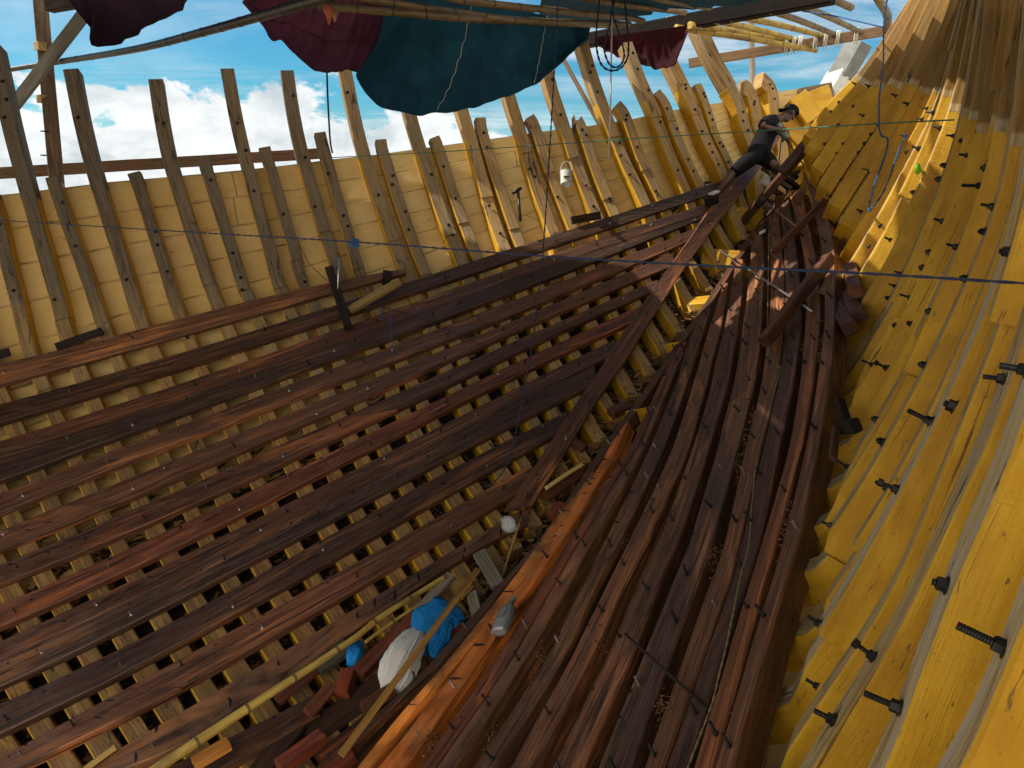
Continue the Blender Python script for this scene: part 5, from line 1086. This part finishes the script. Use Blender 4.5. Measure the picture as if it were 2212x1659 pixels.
rope("blue_line", "thin blue line tied from the bare rafters to the long blue rope", [P(1733, 24, 9.6), P(1800, 34, 9.0), P(1831, 41, 8.7), P(1909, 59, 7.7)], .009, M_rope_b, "line")
rope("twisted_cord", "tan twisted electric cord running down the far planks", [sp(*q, .02) for q in ((1663, 480), (1662, 580), (1661, 676), (1665, 766), (1685, 796), (1689, 802), (1672, 863), (1655, 930), (1640, 986), (1629, 1080), (1621, 1186), (1603, 1254), (1579, 1376), (1554, 1481), (1540, 1535), (1493, 1659), (1470, 1720))], .0050, M_cord, "cord", 120, twist=True)
rope("black_wire", "thin black wire trailing across the upper far planks", [sp(*q, .012) for q in ((1452, 818), (1480, 795), (1510, 772), (1540, 742), (1570, 720), (1600, 704), (1606, 690), (1598, 684), (1594, 694), (1604, 706))], .005, M_wire, "wire")
rope("drill_cable", "black cable hanging from the drill down past the worker's shin", [P(1688, 302, 10.15), P(1684, 340, 10.15), P(1679, 400, 10.1), P(1672, 450, 10.0), P(1666, 480, 9.9), P(1655, 500, 9.6)], .008, M_wire, "cable")
t = thing("cable_plug", "white plug with black hook hanging among the upper far planks", "plug", sp(1655, 508, .05)); MB().box(sp(1648, 512, .06), sp(1660, 505, .06), .05, .04).build("plug_body", M_white, t); MB().tube(vcurve([sp(1660, 505, .06), sp(1664, 492, .08), sp(1660, 485, .08), sp(1656, 492, .06)], 12), .008, 6).build("hook", M_bolt, t)
rope("black_wire", "thin black wire running from the pale wedge board over the port planks", [pp(828, 666, .02), pp(900, 690, .04), pp(960, 715, .03), pp(1028, 742, .015), pp(1055, 758, .01)], .005, M_wire, "wire")
rope("blue_string", "thin blue string with a frayed end dangling over the port planks", [pp(844, 672, .05), pp(845, 710, .04), pp(848, 745, .03), pp(852, 777, .02)], .004, M_rope_b, "string")
rope("blue_string", "short blue string tuft tied under the pale wedge board", [pp(827, 668, .05), pp(826, 685, .05), pp(829, 694, .05), pp(823, 697, .05)], .007, M_rope_b, "string")

# things hung on the port ribs
t = thing("iron_hammer", "black iron T-handled tool hung on a middle port rib", "tool", pp(1118, 450, .1))
MB().tube([pp(1116, 420, .10), pp(1121, 486, .09)], .018, 8).build("shaft", M_bolt, t); MB().tube([pp(1104, 427, .11), pp(1122, 415, .11)], .021, 8).build("head", M_bolt, t)
t = thing("plastic_bucket", "small dirty white plastic bucket hanging from a bolt on a port rib", "bucket", pp(1216, 400, .15))
q = [pp(1217, 412, .17), pp(1217, 385, .17)]; up_ = (q[1] - q[0]).normalized()
b = MB(); b.tube([q[0], q[0] + up_ * .01, q[1], q[1] + up_ * .012], lambda f: .066 + .013 * f, 18, smooth=False, cap=False); b.build("pail", M_white, t)
MB().tube(vcurve([q[1] - RGT * .078, q[1] - RGT * .05 + up_ * .11, q[1] + up_ * .15 + RGT * .02, q[1] + RGT * .06 + up_ * .09, q[1] + RGT * .078], 16), .005, 6).build("bail_handle", M_rope_w, t)
c = q[0].lerp(q[1], .48) - FWD * .079; MB().box(c - RGT * .036, c + RGT * .036, .004, .085, -FWD).build("label_panel", simple("brown_label", (.06, .045, .04)), t)
cu = bpy.data.curves.new("letters", 'FONT'); cu.body = "JAVA"; cu.size = .032; cu.align_x = 'CENTER'; cu.extrude = .0015; fo = bpy.data.objects.new("letters", cu); COL.objects.link(fo)
mt_ = bpy.data.meshes.new_from_object(fo.evaluated_get(bpy.context.evaluated_depsgraph_get())); bpy.data.objects.remove(fo); mt_.materials.clear(); mt_.materials.append(M_white); fo = bpy.data.objects.new("lettering", mt_); COL.objects.link(fo)
fo.matrix_basis = Matrix.Translation(c - FWD * .008 - up_ * .030) @ Matrix(((RGT.x, UPV.x, -FWD.x), (RGT.y, UPV.y, -FWD.y), (RGT.z, UPV.z, -FWD.z))).to_4x4(); fo.parent = t; fo.matrix_parent_inverse = t.matrix_basis.inverted()
t = thing("lime_tag", "lime green plastic float hanging from a bolt on the sunlit ribs", "float", wp(1982, 365)); MB().tube([wp(1981, 357, .08), wp(1982, 360, .08), wp(1983, 371, .08), wp(1982, 375, .08)], lambda f: .020 if .2 < f < .8 else .010, 10).build("float", M_lime, t); MB().tube([wp(1982, 357, .08), wp(1996, 326, .06)], .003, 5).build("string", M_wire, t)

# ------------------------------------------------------------------ the worker
def skin_mesh(name, chain, edges, m, parent, sub=2, root=0):
    me = bpy.data.meshes.new(name); me.from_pydata([tuple(c[0]) for c in chain], edges, []); o = bpy.data.objects.new(name, me); COL.objects.link(o)
    o.modifiers.new("s", 'SKIN'); sv = me.skin_vertices[0].data
    for i, c in enumerate(chain):
        r = c[1]; sv[i].radius = (r, r) if isinstance(r, (int, float)) else r
        sv[i].use_root = (i == root)
    o.modifiers.new("d", 'SUBSURF').levels = sub; o.modifiers["d"].render_levels = sub
    dg = bpy.context.evaluated_depsgraph_get(); m2 = bpy.data.meshes.new_from_object(o.evaluated_get(dg)); bpy.data.objects.remove(o)
    for p in m2.polygons: p.use_smooth = True
    m2.materials.clear(); m2.materials.append(m); o = bpy.data.objects.new(name, m2); COL.objects.link(o); o.parent = parent; o.matrix_parent_inverse = parent.matrix_basis.inverted(); return o
def worker():
    zb = PORT.Z(1545, 428) - .04; zf = STAR.Z(1676, 414) - .12; zm = (zb + zf) / 2 - .05
    t = thing("person", "man in dark shirt, black shorts and backward cap, bent over drilling at the bow", "person", P(1637, 420, zm))
    J = {}; ch = []
    def j(n, x, y, z, r): J[n] = len(ch); ch.append((P(x, y, z), r))
    j('pel', 1638, 331, zm, (.095, .085)); j('sp1', 1647, 307, zm, (.10, .085)); j('sp2', 1658, 283, zm, (.135, .11)); j('chest', 1668, 266, zm, (.12, .105)); j('nb', 1680, 257, zm, .062); j('nk', 1690, 254, zm, .052); j('hd', 1699, 251, zm, (.072, .078)); j('hd2', 1709, 243, zm, (.085, .098)); j('crown', 1714, 235, zm, (.06, .07))
    j('shn', 1658, 260, zm - .17, .056); j('eln', 1645, 273, zm - .32, .043); j('wrn', 1679, 279, zm - .20, .029); j('han', 1686, 280, zm - .16, (.036, .022))
    j('shf', 1674, 258, zm + .17, .056); j('elf', 1684, 288, zm + .25, .043); j('wrf', 1690, 287, zm + .07, .029); j('haf', 1692, 284, zm + .03, (.036, .022))
    j('hn', 1632, 336, zm - .09, .085); j('kn', 1585, 371, (zm + zb) / 2 - .06, .058); j('cn', 1568, 394, zb - .02, .055); j('an', 1546, 421, zb - .01, .036); j('hl', 1541, 429, zb, .036); j('tn', 1531, 437, zb - .05, (.042, .024))
    j('hf', 1645, 336, zm + .09, .085); j('kf', 1675, 357, zm - .12, .06); j('cf', 1672, 382, (zm + zf) / 2 - .05, .055); j('af', 1671, 407, zf, .036); j('hlf', 1671, 415, zf, .036); j('tf', 1690, 420, zf - .06, (.042, .024))
    E = [('pel', 'sp1'), ('sp1', 'sp2'), ('sp2', 'chest'), ('chest', 'nb'), ('nb', 'nk'), ('nk', 'hd'), ('hd', 'hd2'), ('hd2', 'crown'), ('chest', 'shn'), ('shn', 'eln'), ('eln', 'wrn'), ('wrn', 'han'), ('chest', 'shf'), ('shf', 'elf'), ('elf', 'wrf'), ('wrf', 'haf'),
         ('pel', 'hn'), ('hn', 'kn'), ('kn', 'cn'), ('cn', 'an'), ('an', 'hl'), ('hl', 'tn'), ('pel', 'hf'), ('hf', 'kf'), ('kf', 'cf'), ('cf', 'af'), ('af', 'hlf'), ('hlf', 'tf')]
    # fingers, closed round the drill's grip
    for tagn, base, sgn in (('n', 'han', -1), ('f', 'haf', 1)):
        hb = ch[J[base]][0]
        for k in range(4):
            b0 = hb + RGT * (.012 + .006 * k) + UPV * (.030 - .019 * k) + FWD * (.012 * sgn); L = (.085, .095, .09, .07)[k]
            q = [b0, b0 + RGT * L * .42 + FWD * .01 * sgn, b0 + RGT * L * .62 + FWD * -.025 * sgn - UPV * .01, b0 + RGT * L * .45 + FWD * -.045 * sgn - UPV * .015]; prev = base
            for i, p in enumerate(q): nm = f"{tagn}{k}{i}"; J[nm] = len(ch); ch.append((p, .0095 - .001 * i)); E.append((prev, nm)); prev = nm
        q = [hb + UPV * .028, hb + UPV * .050 + RGT * .022, hb + UPV * .052 + RGT * .048]; prev = base
        for i, p in enumerate(q): nm = f"{tagn}t{i}"; J[nm] = len(ch); ch.append((p, .011 - .0015 * i)); E.append((prev, nm)); prev = nm
    # face: jaw, chin, nose and ear grown from the head
    j('jaw', 1700, 259, zm, (.052, .050)); j('chin', 1701, 264, zm, (.030, .030)); E += [('hd', 'jaw'), ('jaw', 'chin')]
    j('nose', 1712, 256, zm, .016); j('nose2', 1715, 258, zm, .010); E += [('hd2', 'nose'), ('nose', 'nose2')]
    skin_mesh("body", ch, [(J[a], J[b]) for a, b in E], M_skinp, t)
    def sub(name, spec, edges, m):
        skin_mesh(name, [((ch[J[s[0]]][0] if isinstance(s[0], str) else s[0]), s[1]) for s in spec], edges, m, t)
    mid = lambda a, b, f: ch[J[a]][0].lerp(ch[J[b]][0], f)
    sub("shirt", [(mid('pel', 'hn', .75), (.15, .15)), ('pel', (.185, .165)), ('sp1', (.150, .125)), ('sp2', (.165, .135)), ('chest', (.145, .13)), (mid('chest', 'nb', .8), .085), ('shn', .082), (mid('shn', 'eln', .75), .072), ('shf', .082), (mid('shf', 'elf', .65), .07)], [(0, 1), (1, 2), (2, 3), (3, 4), (4, 5), (4, 6), (6, 7), (4, 8), (8, 9)], M_shirt)
    sub("shorts", [(mid('pel', 'sp1', .9), (.14, .12)), ('pel', (.155, .135)), ('hn', .128), (mid('hn', 'kn', .55), .105), (mid('kn', 'cn', .25), .088), ('hf', .128), (mid('hf', 'kf', .6), .112), (mid('kf', 'cf', .4), .090)], [(0, 1), (1, 2), (2, 3), (3, 4), (1, 5), (5, 6), (6, 7)], M_short)
    # cap worn backwards, hair fringe, ear, eye, mouth
    hc = P(1709, 242, zm); topd = (P(1714, 229, zm) - P(1704, 256, zm)).normalized(); fac = (P(1722, 252, zm) - hc); fac = (fac - topd * fac.dot(topd)).normalized(); sdv = topd.cross(fac)
    b = MB(); rows = []
    for i in range(8):
        a = math.pi / 2 * i / 7; rows.append([hc + topd * (.112 * math.sin(a) - .004) + (fac * math.cos(2 * math.pi * k / 20) * .112 + sdv * math.sin(2 * math.pi * k / 20) * .098) * max(.02, math.cos(a)) for k in range(21)])
    b.grid(rows); b.build("cap", M_shirt, t)
    rows = [[hc + topd * (-.002 - .02 * f) - fac * (.095 + .085 * f * math.cos(g_)) + sdv * .085 * math.sin(g_) * (1 - .12 * f) for g_ in np.linspace(-1.3, 1.3, 11)] for f in np.linspace(0, 1, 5)]
    b = MB(); b.grid(rows); b.grid([[q - topd * .008 for q in r] for r in rows]); b.build("cap_brim", M_shirt, t)
    rows = [[hc + topd * (-.004 - .05 * f) + (fac * math.cos(g_) * .100 + sdv * math.sin(g_) * .093) * (1 - .05 * f) for g_ in np.linspace(1.15, 2 * math.pi - 1.15, 18)] for f in np.linspace(0, 1, 5)]
    b = MB(); b.grid(rows); b.build("hair", M_hair, t)
    for sg in (-1, 1):
        e = hc + sdv * sg * .094 - topd * .035; MB().tube([e - topd * .03, e, e + topd * .028], lambda f: .011 + .009 * math.sin(math.pi * f), 8).build("ear", M_skinp, t)
        e = hc + fac * .088 + sdv * sg * .034 - topd * .028; MB().tube([e - sdv * .014, e + sdv * .014], .007, 8).build("eye", M_hair, t)
    m_ = hc + fac * .082 - topd * .098; MB().tube([m_ - sdv * .022, m_ + sdv * .022], .006, 6).build("mouth", simple("lips", (.09, .03, .025)), t)
    # drill held in both hands
    zd = zm - .12; t2 = thing("power_drill", "green-grey power drill with a very long black bit in the worker's hands", "drill", P(1690, 285, zd))
    b = MB(); b.tube([P(1679, 268, zd), P(1681, 271, zd), P(1690, 284, zd), P(1696, 294, zd), P(1699, 300, zd)], lambda f: (.040, .052, .055, .050, .036)[min(4, int(f * 4.99))], 14); b.build("motor_housing", M_tool, t2)
    MB().tube([P(1686, 267, zd + .02), P(1690, 272, zd + .02), P(1694, 281, zd)], .02, 8).build("grip", M_black, t2); MB().tube([P(1678, 283, zd - .03), P(1690, 289, zd - .02)], .017, 8).build("side_handle", M_tool, t2)
    MB().tube([P(1699, 299, zd), P(1702, 306, zd + .02)], lambda f: .030 - .008 * f, 12).build("chuck", M_bolt, t2); MB().tube([P(1701, 305, zd + .02), P(1737, 358, zd + .1)], .0095, 8).build("drill_bit", M_bolt, t2)
worker()
t = thing("work_box", "small dark metal box with a pale lid by the worker's rear foot", "box", pp(1532, 434, .05)); MB().box(pp(1524, 440, .04), pp(1542, 434, .04), .10, .09).build("box_body", M_bolt, t); MB().box(pp(1525, 426, .10), pp(1538, 420, .10), .09, .03).build("lid", M_white, t)
